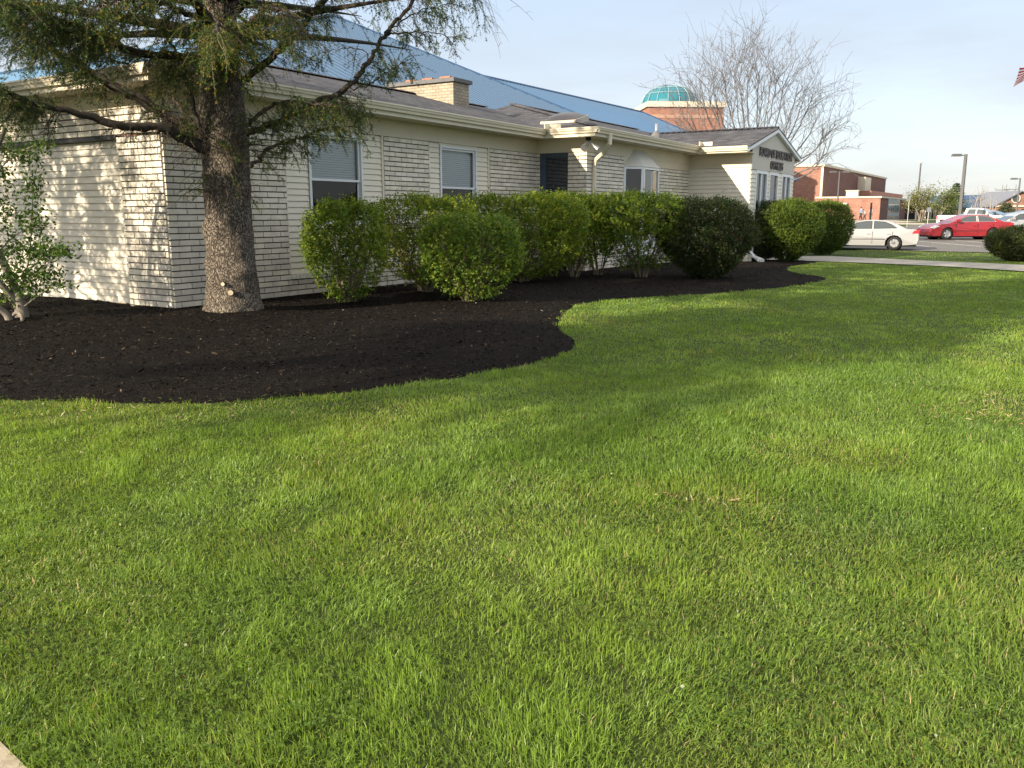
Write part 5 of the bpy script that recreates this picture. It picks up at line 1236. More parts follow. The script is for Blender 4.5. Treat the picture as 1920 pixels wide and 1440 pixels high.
for tri in ((cutf, fr, apx, cut), (fr, br, apx), (br, cutb, cut2, apx), (cut2, cut, apx)): b.slab(tri, (0, 0, -.12))
b.slab([cutf, cut, cut2, cutb], (.1, 0, 0))
r1 = b.build('roof', MT['blue'], hall)
b = MB()                                                              # standing seams on the front slope
u = AP[0] - 18.9
while u < AP[0] + e - .2:
    dm = abs(u - AP[0]) * (e / 27.4 if u < AP[0] else 1); w_top = AP[1] + dm; w_bot = AP[1] + e
    if w_bot - w_top > .3:
        p, q = Vector(Lq(u, w_bot, ZE + .0)), Vector(Lq(u, w_top, AP[2] - SL * dm))
        b.slab([p + Vector((-.11, 0, 0)), p + Vector((.11, 0, 0)), q + Vector((.11, 0, 0)), q + Vector((-.11, 0, 0))], (0, 0, .11))
    u += .62
b.build('seams', MT['blue_rib'], r1)
b = MB(); b.tube([Vector(apx) + Vector((0, 0, .04)), Vector(fr) + Vector((0, 0, .04))], .14, 6); b.tube([Vector(apx) + Vector((0, 0, .04)), Vector(cut) + Vector((0, 0, .04))], .14, 6); b.build('hip_cap', MT['blue_cap'], r1)
A2, B2, Z2 = 45.0, 88.0, 12.95
e2 = 15.0; zE2 = Z2 - SL * e2
b = MB()
b.slab([Lq(A2, -30 + e2, zE2), Lq(B2 + e2, -30 + e2, zE2), Lq(B2, -30, Z2 + .35), Lq(A2, -30, Z2)], (0, 0, -.12))
b.slab([Lq(B2 + e2, -30 + e2, zE2), Lq(B2 + e2, -30 - e2, zE2), Lq(B2, -30, Z2 + .35)], (0, 0, -.12))
b.slab([Lq(A2, -30 - e2, zE2), Lq(B2 + e2, -30 - e2, zE2), Lq(B2, -30, Z2 + .35), Lq(A2, -30, Z2)], (0, 0, -.12))
r2 = b.build('roof', MT['blue'], hall)
b = MB(); u = A2
while u < B2 + e2 - .4:
    if u <= B2: wt, zt_ = -30, Z2 + .35 * (u - A2) / (B2 - A2)
    else: wt, zt_ = -30 + (u - B2), (Z2 + .35) + (zE2 - Z2 - .35) * (u - B2) / e2
    p, q = Vector(Lq(u, -30 + e2, zE2)), Vector(Lq(u, wt, zt_))
    b.slab([p + Vector((-.03, 0, 0)), p + Vector((.03, 0, 0)), q + Vector((.03, 0, 0)), q + Vector((-.03, 0, 0))], (0, 0, .05)); u += .6
b.build('seams', MT['blue_rib'], r2)
b = MB(); b.tube([Vector(Lq(A2, -30, Z2)), Vector(Lq(B2, -30, Z2 + .38)), Vector(Lq(B2 + e2, -30 + e2, zE2 + .03))], .12, 6); b.build('ridge_cap', MT['blue_cap'], r2)
b = MB(); b.box(AP[0] - 18.6, AP[0] + 15.6, 14.4, 45, -.3, ZE - .12); b.box(AP[0] + 15.62, B2 + e2 - 1, 16, 44, -.3, zE2 - .12); b.build('wall', MT['shade_brick_u'], hall)

# domed cupola far behind
D = 128.0; c0 = at(1267, 240, D); z0 = float(hz(D))
tw = thing('domed_tower', 'square red brick tower with pale cornice under a teal glass dome', 'tower', (c0.x, c0.y, z0), rad(4))
zt_ = at(1267, 199, D).z - z0; hwid = 141 * D / 1600 / 2 * .94
b = MB(); b.box(-hwid, hwid, -hwid, hwid, 0, zt_ - .75); b.build('wall', brick_mat('tower_brick', (0.36, 0.15, 0.10), (0.30, 0.12, 0.08), (0.30, 0.22, 0.18), .42, .14, 'u', .2, .016), tw)
b = MB(); b.box(-hwid - .25, hwid + .25, -hwid - .25, hwid + .25, zt_ - .748, zt_ - .3); b.box(-hwid - .12, hwid + .12, -hwid - .12, hwid + .12, zt_ - .298, zt_)
b.build('cornice', MT['stone'], tw)
zz = at(1267, 226, D).z - z0; b = MB(); b.box(-hwid - .06, hwid + .06, -hwid - .06, hwid + .06, zz - .22, zz + .22); b.build('string_course', M('brick_band', (.40, .24, .17), .8), tw)
R_ = 101 * D / 1600 / 2; Hh = at(1254, 161, D).z - z0 - zt_; ox = (1254 - 1267) * D / 1600
m_tg, N, L, P = new_mat('teal_glass'); P.inputs['Base Color'].default_value = (0.022, 0.145, 0.19, 1); P.inputs['Roughness'].default_value = .2; P.inputs['Specular IOR Level'].default_value = .4
prof = [(R_ * math.cos(t) ** .85 if t < 1.57 else 0, Hh * math.sin(t)) for t in np.linspace(0, math.pi / 2, 9)]
b = MB(); b.lathe(prof, 20, (ox, 0, zt_)); dome = b.build('dome', m_tg, tw)
b = MB()
for k in range(16):
    a = k * 2 * math.pi / 16 + .1; b.tube([((r + .05) * math.cos(a) + ox, (r + .05) * math.sin(a), h + zt_ + .03) for r, h in prof], .045, 4)
for i in (3, 5):
    r, h = prof[i]; b.tube([((r + .05) * math.cos(a) + ox, (r + .05) * math.sin(a), h + zt_) for a in np.linspace(0, 2 * math.pi, 41)], .045, 4)
b.build('glazing_bars', M('pale_bars', (.26, .37, .41), .5), dome)
# blue roofed wing peeping over the entry ridge
p = at(1400, 412, 150); t = thing('school_wing', 'strip of blue roofed wing glimpsed above the entry roof', 'building', (p.x, p.y, float(hz(150))), 0)
zz = at(1400, 238, 150).z - float(hz(150)); hw_ = 5.4
b = MB(); b.box(-hw_, hw_, 0, 9, 0, zz - 1.4); b.build('wall', MT['brick_u'], t)
b = MB(); b.slab([(-hw_ - .4, -.5, zz - 1.4), (hw_ + .4, -.5, zz - 1.4), (hw_ + .4, 4, zz), (-hw_ - .4, 4, zz)], (0, 0, -.15)); b.slab([(-hw_ - .4, 8.5, zz - 1.4), (hw_ + .4, 8.5, zz - 1.4), (hw_ + .4, 4.01, zz), (-hw_ - .4, 4.01, zz)], (0, 0, -.15)); b.build('roof', MT['blue_cap'], t)

# ------------------------------------------------------------------ brick school on the right
school = thing('school_building', 'red brick school with a low front block, taller gym block and tall glass panel', 'school', ORG, ROT)
KU, KW, KZ = 130.4, -9.46, .45
b = MB(); b.box(KU, KU + 27, -KW, -KW + 9.3, KZ - .5, 3.85); b.M[-1] = np.array([0, 0, 2, 1, 0, 1]); b.build('front_block', [MT['brick_u'], MT['brick_w'], MT['shade_brick_u']], school)
b = MB(); b.box(KU - .15, KU + 27.1, -KW - .15, -KW + 9.4, 3.852, 4.10); b.build('coping', MT['stone'], school)
HU, HW = KU + 4, -18.78
b = MB(); b.box(HU, HU + 61, -HW, -HW + 40, KZ - .5, 8.85); b.M[-1] = np.array([0, 0, 2, 1, 0, 1]); b.build('gym_block', [MT['brick_u'], MT['brick_w'], MT['shade_brick_u']], school)
b = MB(); b.box(HU - .2, HU + 61.2, -HW - .2, -HW + 40.2, 8.852, 9.2); b.build('coping', MT['stone'], school)
b = MB(); b.box(HU - .12, HU - .02, -HW + .0, -HW + .35, 4.1, 8.84); b.build('corner_strip', MT['stone'], school)
b = MB(); b.box(HU - .12, HU - .01, -HW + 5.2, -HW + 8.4, 1.0, 6.9); b.build('pale_panel', M('pale_panel', (.62, .58, .50), .7, var=.08), school)
# tall glazed panel in the shaded face
pu0, pu1 = KU + 7.0, KU + 19.3
b = MB(); b.box(pu0, pu1, -KW - .08, -KW - .01, KZ, 3.84); gp = b.build('window_panel', M('grey_panel', (.28, .30, .31), .5), school)
for k in range(5):
    ua = pu0 + .5 + k * (pu1 - pu0 - .6) / 5; ub_ = ua + (pu1 - pu0 - .6) / 5 - .5
    b = MB(); b.quad((ua, -KW - .1, 1.75), (ub_, -KW - .1, 1.75), (ub_, -KW - .1, 3.0), (ua, -KW - .1, 3.0)); b.quad((ua, -KW - .1, .75), (ub_, -KW - .1, .75), (ub_, -KW - .1, 1.15), (ua, -KW - .1, 1.15)); b.build('pane', M('green_glass', (.05, .12, .13), .1, spec=.9), gp)
b = MB(); b.lathe([(0, 0), (.45, -.02), (.4, -.3), (0, -.32)], 16, (KU - .3, -KW + 5.0, 3.15)); b.build('wall_lamp', MT['lamp_lens'], school, smooth=True)
# rooftop units
for (u0, w0, du, dw, za, zb_, m) in ((HU + 2, HW - 7.5, 2.2, 5, 9.2, 11.4, 'stone'), (HU - 2.2, KW - 3.6, 1.0, 1.7, 4.1, 4.95, 'stone')):
    b = MB(); b.box(u0, u0 + du, -w0, -w0 + dw, za, zb_); b.box(u0 - .1, u0 + du + .1, -w0 - .1, -w0 + dw + .1, zb_ + .002, zb_ + .12); b.build('rooftop_unit', MT[m], school)
# entry wing beyond the corner, dark under its canopy
EU = KU + 27.0
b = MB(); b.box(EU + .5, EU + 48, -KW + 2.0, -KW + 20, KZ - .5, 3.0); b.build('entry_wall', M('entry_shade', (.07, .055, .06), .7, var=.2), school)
b = MB(); b.box(EU + .2, EU + 48, -KW - 3, -KW + 20, 3.02, 3.5); b.build('canopy', MT['stone'], school)
b = MB(); b.box(EU + 1.0, EU + 40, -KW + 6, -KW + 20, 3.502, 5.6); b.M[-1] = np.array([0, 0, 0, 1, 0, 1]); b.build('upper_wall', [MT['brick_u'], MT['brick_w']], school)
b = MB(); b.box(EU + 6, EU + 12, -KW + 8, -KW + 12, 5.602, 8.2); b.build('rooftop_unit', MT['stone'], school)
for k in range(5):
    b = MB(); b.box(EU + 5 + k * 8, EU + 5.5 + k * 8, -KW - 2.8, -KW - 2.3, KZ - .4, 3.0); b.build('canopy_post', MT['stone'], school)
# gabled school wing far right
D = 178.0
def W2(px, py, d=D): return at(px, py, d)
gz = float(hz(D)); p = W2(1862, 412); t = thing('gabled_wing', 'brick school wing with slate blue roof and a round window in its gable', 'building', (p.x, p.y, gz), 0)
X = lambda px: W2(px, 400).x - p.x
Z = lambda py: W2(1862, py).z - gz
b = MB(); b.box(X(1790), X(1990), 5, 22, -.3, Z(388)); b.build('wall', MT['shade_brick_u'], t)
b = MB(); b.slab([(X(1785), 4.2, Z(388)), (X(1990), 4.2, Z(388)), (X(1990), 13, Z(360)), (X(1785), 13, Z(366))], (0, 0, -.25)); b.build('roof', M('slate_blue_roof', (.06, .10, .17), .8, var=.06, spec=.1), t)
b = MB(); ga = [(X(1862), 0, -.3), (X(1962), 0, -.3), (X(1962), 0, Z(387)), (X(1910), 0, Z(361)), (X(1862), 0, Z(387))]
b.slab(ga, (0, 7, 0)); b.build('gable', MT['brick_u'], t)
b = MB()
for s in (1862 - 4, 1962 + 4):
    b.slab([(X(s), -.5, Z(388.5)), (X(1910), -.5, Z(359.5)), (X(1910), 13, Z(359.5)), (X(s), 13, Z(388.5))], (0, 0, .25))
b.build('gable_roof', M('grey_roof', (.16, .17, .2), .6), t)
b = MB(); b.box(X(1862) - .1, X(1962), -.25, -.02, Z(388), Z(382) - .3); b.build('band', MT['stone'], t)
b = MB(); b.lathe([(0, -.08), (.75, -.08)], 20, (X(1901), 0, Z(372)), 'y'); b.build('round_window', MT['cglass'], t)
b = MB(); b.lathe([(.76, -.05), (.76, -.2), (.95, -.2), (.95, -.05)], 20, (X(1901), 0, Z(372)), 'y'); b.build('window_ring', MT['stone'], t)
for px in (1872, 1893, 1914):
    b = MB(); b.box(X(px), X(px + 9), -.12, -.02, -.1, Z(392)); b.build('porch_opening', MT['dark_int'], t)

# ------------------------------------------------------------------ far trees
def leafy_tree(label, px, D, base_py, clumps, trunk_px, cols, n=2200, leaf=.16, group=None, name='leafy_tree', bare=True):
    z0 = float(hz(D)); p = at(px, 412, D); p.z = z0; t = thing(name, label, 'tree', p, 0, group)
    rng = np.random.default_rng(px); b = MB()
    top = np.mean([[a, c] for a, c, *_ in clumps], 0)
    for (cx, cy, sx, sy) in clumps:
        e = np.array(at(cx, cy, D + rng.uniform(-1, 1)) - p); s = np.array([rng.normal(0, .12), rng.normal(0, .12), 0]); P = smooth3([s, s + np.array([e[0] * .2, e[1] * .2, e[2] * .45]), e], 5); b.tube(P, np.linspace(.15, .04, len(P)), 6, cap=False)
        for k in range(5): grow(b, P[rng.integers(5, len(P))], unit(rng.normal(size=3) + [0, 0, .8]), sy * D / 1600 * .55, .035, 2, rng, .3, .6, 3, .02, (1, 2), .7, 4)
    b.build('trunk', MT['paletrunk'], t, smooth=True)
    f_ = MB()
    for (cx, cy, sx, sy) in clumps:
        c = np.array(at(cx, cy, D) - p); s = np.array([sx, sx * .9, sy]) * D / 1600; m = int(n / len(clumps)); Q = rng.normal(0, .5, (m, 3)); Q = c + Q * s
        k = rng.uniform(0, 1, m) < np.clip((fnoise(Q[:, 0] * .9, Q[:, 2] * .9 + Q[:, 1] * .5, px) - .28) * 4, .15, 1); Q = Q[k]
        leaf_quads(f_, Q, unit(rng.normal(size=Q.shape) + [0, 0, .5]), leaf, leaf * .6, rng, mixcol(rng, len(Q), cols, (1,) * len(cols), .2), .2)
    f_.build('crown', MT['leaf'], t); return t
OL = [(0.16, 0.17, 0.055), (0.12, 0.14, 0.045), (0.20, 0.20, 0.08)]
leafy_tree('spreading olive leafed tree with pale trunk before the school entry', 1726, 112, 412, [(1722, 370, 22, 22), (1742, 366, 22, 20), (1708, 378, 14, 16), (1738, 385, 24, 12)], 1728, OL, 3600, .20, 'leafy trees before the school')
leafy_tree('smaller greener tree beside the evergreen with a forked pale trunk', 1762, 108, 412, [(1768, 376, 20, 20), (1785, 372, 16, 20), (1775, 388, 22, 10)], 1762, [(0.12, 0.15, 0.04), (0.09, 0.12, 0.035), (0.16, 0.18, 0.06)], 3000, .20, 'leafy trees before the school')
def conifer(label, px, D, top_py, rad_, layers, cols, n=3000, base=.3):
    z0 = float(hz(D)); p = at(px, 412, D); p.z = z0; h = at(px, top_py, D).z - z0; t = thing('fir_tree', label, 'tree', p, 0, 'small conifers by the school'); rng = np.random.default_rng(px)
    b = MB(); b.tube([(0, 0, 0), (0, 0, h * .95)], [.14, .02], 7); b.build('trunk', MT['limb'], t)
    f_ = MB()
    for k in range(layers):
        z = base + (h - base) * (k / layers); R_ = rad_ * (1 - k / layers) ** .85 + .1; nb = 9
        for q in range(nb):
            a = q * 6.283 / nb + k * .7; m = int(n / layers / nb); tt = rng.uniform(.1, 1, m) ** .7; l = R_ * rng.uniform(.8, 1.15)
            Q = np.stack([np.cos(a) * tt * l, np.sin(a) * tt * l, z - .25 * tt * l + .18 * tt ** 2 * l], 1) + rng.normal(0, .1, (m, 3)) * np.array([1, 1, .6])
            leaf_quads(f_, Q, unit(rng.normal(size=(m, 3)) + [0, 0, .6]), .22, .07, rng, mixcol(rng, m, cols, (1,) * len(cols), .2), .3)
    f_.build('crown', MT['needle'], t)
conifer('dark pointed fir rising behind the smaller leafy tree', 1788, 122, 341, 2.6, 17, [(0.03, 0.055, 0.03), (0.045, 0.075, 0.04)], 5200)
conifer('small sparse fir standing among the far parked cars', 1884, 90, 379, 1.7, 9, [(0.05, 0.07, 0.035), (0.085, 0.095, 0.05)], 2600, .5)
R6 = np.random.default_rng(4)
for k, (px, tpx, tpy) in enumerate(((1823, 1830, 368), (1842, 1838, 366), (1858, 1866, 372))):
    D = 118; z0 = float(hz(D)); p = at(px, 412, D); p.z = z0
    t = thing('birch_tree', ['leafless pale birch nearest the dark fir', 'leafless pale birch in the middle of the three before the blue roof', 'leafless pale birch nearest the round window gable'][k], 'tree', p, 0, 'bare birches before the gabled wing'); b = MB()
    for q in range(4):
        e = np.array(at(tpx + R6.normal(0, 7), tpy + R6.uniform(0, 12), D) - p); P = smooth3([np.array([R6.normal(0, .2), R6.normal(0, .2), 0]), e * .5 + R6.normal(0, .15, 3), e], 4); b.tube(P, np.linspace(.11, .03, len(P)), 5, cap=False)
        for i in (4, 6, 8): grow(b, P[i], unit(R6.normal(size=3) * .7 + [0, 0, 1]), .9, .025, 2, R6, .3, .6, 3, .014, (1, 2), .7, 4)
    b.build('trunk', M('birch_bark', (.30, .27, .245), .8, var=.2, scale=5), t)
# pylons behind the gabled wing
for k, (px, py0) in enumerate(((1873, 347), (1889, 346))):
    D = 330; z0 = float(hz(D)); p = at(px, 412, D); p.z = z0; h = at(px, py0, D).z - z0
    t = thing('power_pylon', ['thin single mast pylon above the slate blue roof', 'twin legged pylon with a crossarm above the slate blue roof'][k], 'pylon', p, 0, 'far pylons'); b = MB()
    for s in ((0,) if k == 0 else (-1.8, 1.8)): b.tube([(s, 0, 0), (s, 0, h)], .16, 4)
    b.tube([(-2.6, 0, h - 1.8), (2.6, 0, h - 1.8)], .13, 4); b.tube([(-2.6, 0, h - 1.8), (-2.6, 0, h - .9)], .1, 4); b.tube([(2.6, 0, h - 1.8), (2.6, 0, h - .9)], .1, 4)
    if k: b.tube([(-1.8, 0, h - 1.8), (1.8, 0, h - 5)], .08, 4); b.tube([(1.8, 0, h - 1.8), (-1.8, 0, h - 5)], .08, 4)
    b.build('frame', M('pylon_grey', (.16, .165, .175), .6), t)
# far-off band of woods
b = MB(); rw = np.random.default_rng(31)
for k in range(150):
    x = rw.uniform(-260, 560); y = rw.uniform(400, 460); m = 90; R_ = rw.uniform(3, 5.5)
    Q = rw.normal(0, .5, (m, 3)) * [R_, R_, R_ * .8] + [x, y, 4.2 + rw.uniform(-1, 1.5)]
    leaf_quads(b, Q, unit(rw.normal(size=(m, 3)) + [0, 0, .5]), 1.5, .9, rw, mixcol(rw, m, [(0.06, 0.075, 0.035), (0.085, 0.09, 0.045), (0.10, 0.09, 0.06)], (1, 1, 1), .2))
o = b.build('far_woods', MT['leaf']); o['kind'] = 'stuff'; o['label'] = 'far band of woods beyond the school'

# ------------------------------------------------------------------ people near the school wall
SKIN = M('skin', (.42, .26, .19), .6); HAIR = M('dark_hair', (.03, .022, .018), .6)
def person(label, px, D, h, shirt, trousers, face, stride=.0, bow=0.0, arm=.2):
    p = at(px, 412, D); z0 = float(hz(D)) + .04; t = thing('person', label, 'person', (p.x, p.y, z0), face, 'people by the school wall')
    s = h / 1.75; joints = {}
    J = [('pel', (0, 0, .93), .13), ('spi', (.02 + bow * .1, 0, 1.15), .135), ('che', (.02 + bow * .25, 0, 1.36), .15), ('nek', (.02 + bow * .33, 0, 1.50), .06), ('hed', (.04 + bow * .4, 0, 1.60), .085), ('top', (.03 + bow * .42, 0, 1.70), .075),
         ('hl', (0, .09, .88), .10), ('kl', (.5 * stride + .04, .10, .50), .065), ('al', (.5 * stride - .06 * (stride > 0), .10, .08), .042), ('tl', (.5 * stride + .13, .10, .04), .035),
         ('hr', (0, -.09, .88), .10), ('kr', (-.32 * stride + .06, -.10, .50), .065), ('ar', (-.62 * stride, -.10, .10), .042), ('tr', (-.62 * stride + .16, -.10, .04), .035),
         ('sl', (.02 + bow * .3, .19, 1.40), .06), ('el', (-.25 * stride + .02 + bow * .2, .25, 1.12), .042), ('wl', (arm * .5 - .2 * stride, .24, .90), .03), ('fl', (arm * .6 - .2 * stride, .235, .80), .026),
         ('sr', (.02 + bow * .3, -.19, 1.40), .06), ('er', (.25 * stride + .02 + bow * .2, -.25, 1.12), .042), ('wr', (arm + .25 * stride, -.24, .92), .03), ('fr', (arm + .3 * stride, -.235, .83), .026)]
    E_ = [('pel', 'spi'), ('spi', 'che'), ('che', 'nek'), ('nek', 'hed'), ('hed', 'top'), ('pel', 'hl'), ('hl', 'kl'), ('kl', 'al'), ('al', 'tl'), ('pel', 'hr'), ('hr', 'kr'), ('kr', 'ar'), ('ar', 'tr'), ('che', 'sl'), ('sl', 'el'), ('el', 'wl'), ('wl', 'fl'), ('che', 'sr'), ('sr', 'er'), ('er', 'wr'), ('wr', 'fr')]
    idx = {j[0]: i for i, j in enumerate(J)}
    def skinned(name, names, grow_, mat):
        ids = [n for n in names]; loc = {n: i for i, n in enumerate(ids)}
        me = bpy.data.meshes.new(name); me.from_pydata([tuple(c * s for c in J[idx[n]][1]) for n in ids], [(loc[a], loc[c]) for a, c in E_ if a in loc and c in loc], [])
        o = bpy.data.objects.new(name, me); COL.objects.link(o)
        md = o.modifiers.new('skin', 'SKIN'); me.skin_vertices or o.data
        for i, n in enumerate(ids):
            sv = me.skin_vertices[0].data[i]; r = (J[idx[n]][2] + grow_) * s; sv.radius = (r, r); sv.use_root = (i == 0)
        o.modifiers.new('sub', 'SUBSURF').levels = 1; o.modifiers['sub'].render_levels = 1
        bpy.context.view_layer.update(); ev = o.evaluated_get(bpy.context.evaluated_depsgraph_get()); m2 = bpy.data.meshes.new_from_object(ev)
        bpy.data.objects.remove(o); m2.materials.clear(); m2.materials.append(mat); m2.polygons.foreach_set('use_smooth', np.ones(len(m2.polygons), bool))
        q = bpy.data.objects.new(name, m2); COL.objects.link(q); q.parent = t; return q
    skinned('body', [j[0] for j in J], 0.0, SKIN)
    skinned('shirt', ['spi', 'pel', 'che', 'sl', 'el', 'sr', 'er'], .018, shirt); skinned('trousers', ['pel', 'hl', 'kl', 'al', 'hr', 'kr', 'ar'], .016, trousers)
    b = MB(); hx, hz2 = (J[idx['hed']][1][0] - .02) * s, 1.66 * s; b.lathe([(.105 * s, hz2 - .06), (.11 * s, hz2), (.085 * s, hz2 + .075), (.0, hz2 + .11)], 12, (hx, 0, 0)); b.build('hair', HAIR, t, smooth=True)
cl = lambda n, c: M(n, c, .85)
person('person in a pale blue shirt and dark trousers walking along the brick wall', 1614, 124, 1.95, cl('blue_shirt', (.18, .24, .36)), cl('dark_trousers', (.03, .035, .05)), rad(190), .45, .1)
person('smaller person in white bending forward beside the one in blue', 1621, 124, 1.65, cl('white_shirt', (.5, .5, .5)), cl('brown_trousers', (.07, .05, .05)), rad(190), .5, .9, .35)
person('person in a blue and white top standing behind the marker post', 1632, 126, 1.9, cl('mixed_shirt', (.25, .3, .4)), cl('navy_trousers', (.03, .03, .06)), rad(200), .2, .0)
person('person in white standing in the dark school entry near the tree', 1731, 150, 1.8, cl('light_top', (.6, .58, .55)), cl('tan_trousers', (.25, .18, .13)), rad(250), .1, .0)

# ------------------------------------------------------------------ mulch chips
RM = np.random.default_rng(3)
n = 95000
lo, hi = BEDP.min(0), BEDP.max(0)
Q = RM.uniform([-8.5, 7.0], [10.5, 30], (n * 4, 2))
Q = Q[inside(Q, BEDP)]
pd = 1 / np.maximum(Q[:, 1] - 4, 1) ** 1.1; pd /= pd.max(); Q = Q[RM.uniform(0, 1, len(Q)) < pd * 3.0][:n]
d = edge_dist(Q, [tuple(p) for p in bed_edge] + [(p.x, p.y) for p in back])
z = hz(Q[:, 1]) + .004 + bed_z(Q, d) + RM.uniform(-.004, .016, len(Q)); n = len(Q)
a = RM.uniform(0, 2 * np.pi, n); tl = RM.normal(0, .35, n); L_ = RM.gamma(2.2, .008, n) + .008; W_ = L_ * RM.uniform(.14, .38, n); rl = RM.normal(0, .5, n)
t = np.stack([np.cos(a) * np.cos(tl), np.sin(a) * np.cos(tl), np.sin(tl)], 1); s = np.stack([-np.sin(a) * np.cos(rl), np.cos(a) * np.cos(rl), np.sin(rl)], 1)
C0 = np.column_stack([Q, z])
V = np.stack([C0 - t * L_[:, None] / 2 - s * W_[:, None] / 3, C0 + t * L_[:, None] / 2 - s * W_[:, None] / 2, C0 + t * L_[:, None] * .45 + s * W_[:, None] / 2, C0 - t * L_[:, None] / 2 + s * W_[:, None] / 2], 1).reshape(-1, 3)
col = mixcol(RM, n, [(0.009, 0.0075, 0.0065), (0.017, 0.0125, 0.010), (0.036, 0.026, 0.018), (0.10, 0.075, 0.05), (0.3, 0.27, 0.22)], (50, 30, 15, 2.4, .1), .3)
m_ch, N, L, P = new_mat('bark_chip'); at_ = N.new('ShaderNodeAttribute'); at_.attribute_name = 'tint'; L.new(at_.outputs['Color'], P.inputs['Base Color']); P.inputs['Roughness'].default_value = .85; P.inputs['Specular IOR Level'].default_value = .12
b = MB(); i = np.arange(n)[:, None] * 4; b.add(V, i + np.array([[0, 1, 2, 3]]), 0, np.repeat(col, 4, 0))
o = b.build('mulch_chips', m_ch); o['kind'] = 'stuff'; o['label'] = 'black shredded bark chips'

# ------------------------------------------------------------------ lawn grass
RG = np.random.default_rng(8)
def lawn_mask(Q, pad=.0):
    J = np.column_stack([fnoise(Q[:, 0] * 3.5, Q[:, 1] * 3.5, 51, 3), fnoise(Q[:, 0] * 3.5, Q[:, 1] * 3.5, 57, 3)]) - .5
    k = ~inside(Q + J * .34, BEDP) & ~inside(Q, PATCH) & ~inside(Q, WALK) & ~inside(Q, LOT)
    uu = (Q[:, 0] - ORG.x) * U.x + (Q[:, 1] - ORG.y) * U.y; ww = (Q[:, 0] - ORG.x) * Wd.x + (Q[:, 1] - ORG.y) * Wd.y
    return k & ~((uu > -.3) & (ww < 3.7))
def blades(b, n, y0, y1, p=1.5, ref=2.6):
    # rows nearer the eye are denser; farther blades are drawn a little broader
    us = RG.uniform(0, 1, n * 2); e_ = 2 - p
    Y = (us * (y1 ** e_ - y0 ** e_) + y0 ** e_) ** (1 / e_)
    X = RG.uniform(-1, 1, len(Y)) * (.68 * Y + 1.6); Q = np.column_stack([X, Y]); Q = Q[lawn_mask(Q)][:n]; n = len(Q); x, y = Q[:, 0], Q[:, 1]
    # patches: lush, worn and dry areas; tufts
    tuft = fnoise(x * 5.2, y * 5.2, 2, 2); lush = fnoise(x * .55 + 4, y * .55, 6, 3); dry = fnoise(x * .9 + 9, y * .9, 12, 3); mow = fnoise(x * 1.6, y * 1.6, 15, 2)
    wear = np.exp(-(((x - 4.7) / .9) ** 2 + ((y - 7.0) / .6) ** 2)) * 1.1 + np.exp(-(((x - 1.17) / .3) ** 2 + ((y - 4.56) / .14) ** 2)) * .5 + np.exp(-((y - 7.1) / .8) ** 2) * np.clip((.5 - x) / 2, 0, 1) * .55
    keep = RG.uniform(0, 1, n) < np.clip(1.1 - wear * .9, .25, 1); Q, x, y, tuft, lush, dry, mow, wear = (k[keep] for k in (Q, x, y, tuft, lush, dry, mow, wear)); n = len(Q)
    sc = (np.maximum(y, ref) / ref)
    h = (.027 + .044 * tuft ** 1.5 + .020 * (lush - .5)) * RG.uniform(.6, 1.35, n) * (1 - .45 * np.clip(wear, 0, 1)) * np.clip(1.05 - (y - 8) * .02, .7, 1.05)
    w = .0032 * sc ** .62 * RG.uniform(.7, 1.4, n)
    fa = (fnoise(x * 1.7, y * 1.7, 33, 2) - .5) * 9 + RG.normal(0, 1.3, n); lean = np.clip(RG.normal(.85, .45, n) + (mow - .5) * 1.1, .0, 1.5)
    az = RG.uniform(0, 2 * np.pi, n)
    dirx, diry = np.cos(fa), np.sin(fa); sx, sy = np.cos(az), np.sin(az)
    z0 = hz(y) - .004
    base = np.column_stack([x, y, z0]); side = np.column_stack([sx, sy, np.zeros(n)]) * (w / 2)[:, None]
    ml = np.column_stack([dirx * np.sin(lean * .5), diry * np.sin(lean * .5), np.cos(lean * .5)]); tl = np.column_stack([dirx * np.sin(lean * 1.5), diry * np.sin(lean * 1.5), np.cos(lean * 1.5)])
    mid = base + ml * (h * .55)[:, None]; tip = mid + tl * (h * .55)[:, None]
    V = np.stack([base - side, base + side, mid + side * .85, mid - side * .85, tip], 1).reshape(-1, 3)
    i = np.arange(n)[:, None] * 5
    F = np.concatenate([i + np.array([[0, 1, 2]]), i + np.array([[0, 2, 3]]), i + np.array([[3, 2, 4]])], 0)
    g1 = np.array([.116, .198, .034]); g2 = np.array([.184, .272, .048]); g3 = np.array([.235, .285, .05]); g4 = np.array([.36, .29, .15])
    k = np.clip((lush - .25) * 1.7 + RG.normal(0, .2, n), 0, 1)[:, None]; c = g2 * (1 - k) + g1 * k
    ky = (np.clip((dry - .44) * 3.0, 0, 1) * RG.uniform(0, 1, n) * .6 + np.clip(wear, 0, 1) * .45)[:, None]; c = c * (1 - np.clip(ky, 0, 1)) + g3 * np.clip(ky, 0, 1)
    dead = (RG.uniform(0, 1, n) < .006 + .08 * np.clip(wear, 0, 1) + .05 * np.clip((dry - .55) * 5, 0, 1))
    c[dead] = g4 * RG.uniform(.7, 1.2, (dead.sum(), 1)); c *= RG.uniform(.72, 1.22, (n, 1)) * (.86 + .5 * tuft)[:, None]
    b.add(V, F, 0, np.repeat(c, 5, 0))
b = MB()
blades(b, 430000, 1.7, 9, 1.25); blades(b, 260000, 9, 31, 1.15); blades(b, 26000, 31, 43, 1.0)
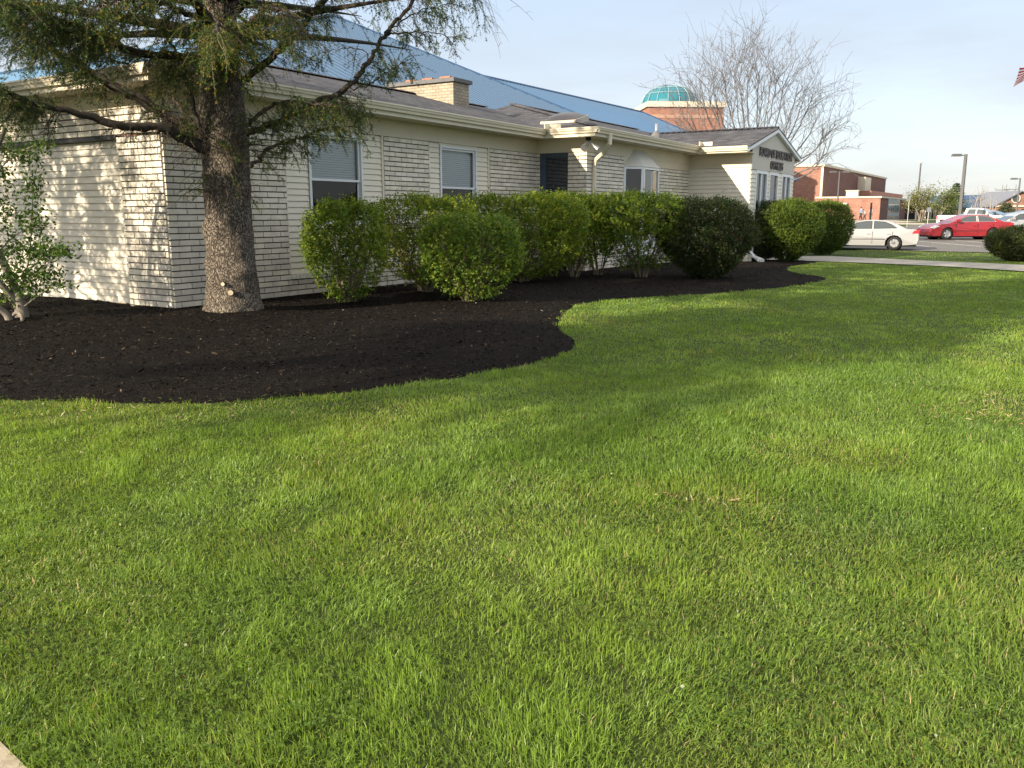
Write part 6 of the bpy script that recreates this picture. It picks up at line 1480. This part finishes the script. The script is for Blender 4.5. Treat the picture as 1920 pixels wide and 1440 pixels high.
# clover in patches
n = 26000; us = RG.uniform(0, 1, n); Y = 1.8 + us ** 1.4 * 8; X = RG.uniform(-1, 1, n) * (.68 * Y + 1); Q = np.column_stack([X, Y]); Q = Q[lawn_mask(Q)]
cv = fnoise(Q[:, 0] * .8 + 20, Q[:, 1] * .8 + 3, 41, 3); Q = Q[(cv > .53) | (RG.uniform(0, 1, len(Q)) < .03)]; n = len(Q)
zc_ = hz(Q[:, 1]) + RG.uniform(.018, .055, n)
for k in range(3):
    a = RG.uniform(0, 6.28, n) if k == 0 else a + 2.094; off = np.column_stack([np.cos(a), np.sin(a), np.zeros(n)]) * .0065
    c = mixcol(RG, n, [(0.085, 0.15, 0.018), (0.11, 0.18, 0.02), (0.15, 0.21, 0.03)], (2, 2, 1), .15)
    leaf_quads(b, np.column_stack([Q, zc_]) + off, unit(np.column_stack([RG.normal(0, .35, n), RG.normal(0, .35, n), np.ones(n)])), .0125, .012, RG, c)
# a few clover heads, straw bits and leaves lying on the turf
n = 60; Y = RG.uniform(2.2, 9, n); X = RG.uniform(-1, 1, n) * (.62 * Y); Q = np.column_stack([X, Y]); Q = Q[lawn_mask(Q)]; n = len(Q)
leaf_quads(b, np.column_stack([Q, np.full(n, .055)]), unit(RG.normal(size=(n, 3)) + [0, 0, 1]), .014, .013, RG, np.tile([.36, .38, .28], (n, 1)))
for (cx, cy, sx, sy, m) in ((3.7, 6.65, .22, .16, 46), (4.4, 7.05, .35, .2, 60), (1.2, 4.56, .13, .05, 14), (.95, 4.62, .08, .04, 6), (-2.6, 6.8, .8, .18, 40)):
    P_ = np.column_stack([RG.normal(cx, sx, m), RG.normal(cy, sy, m), RG.uniform(.012, .042, m)]); leaf_quads(b, P_, unit(RG.normal(size=(m, 3)) * .6 + [0, 0, 1]), .055, .007, RG, mixcol(RG, m, [(.52, .43, .27), (.42, .33, .2)], (1, 1), .15))
o = b.build('lawn_grass', MT['grass']); o['kind'] = 'stuff'; o['label'] = 'mown spring grass of the lawn with clover'
# ragged tufts leaning over the mulch edge are part of the same lawn
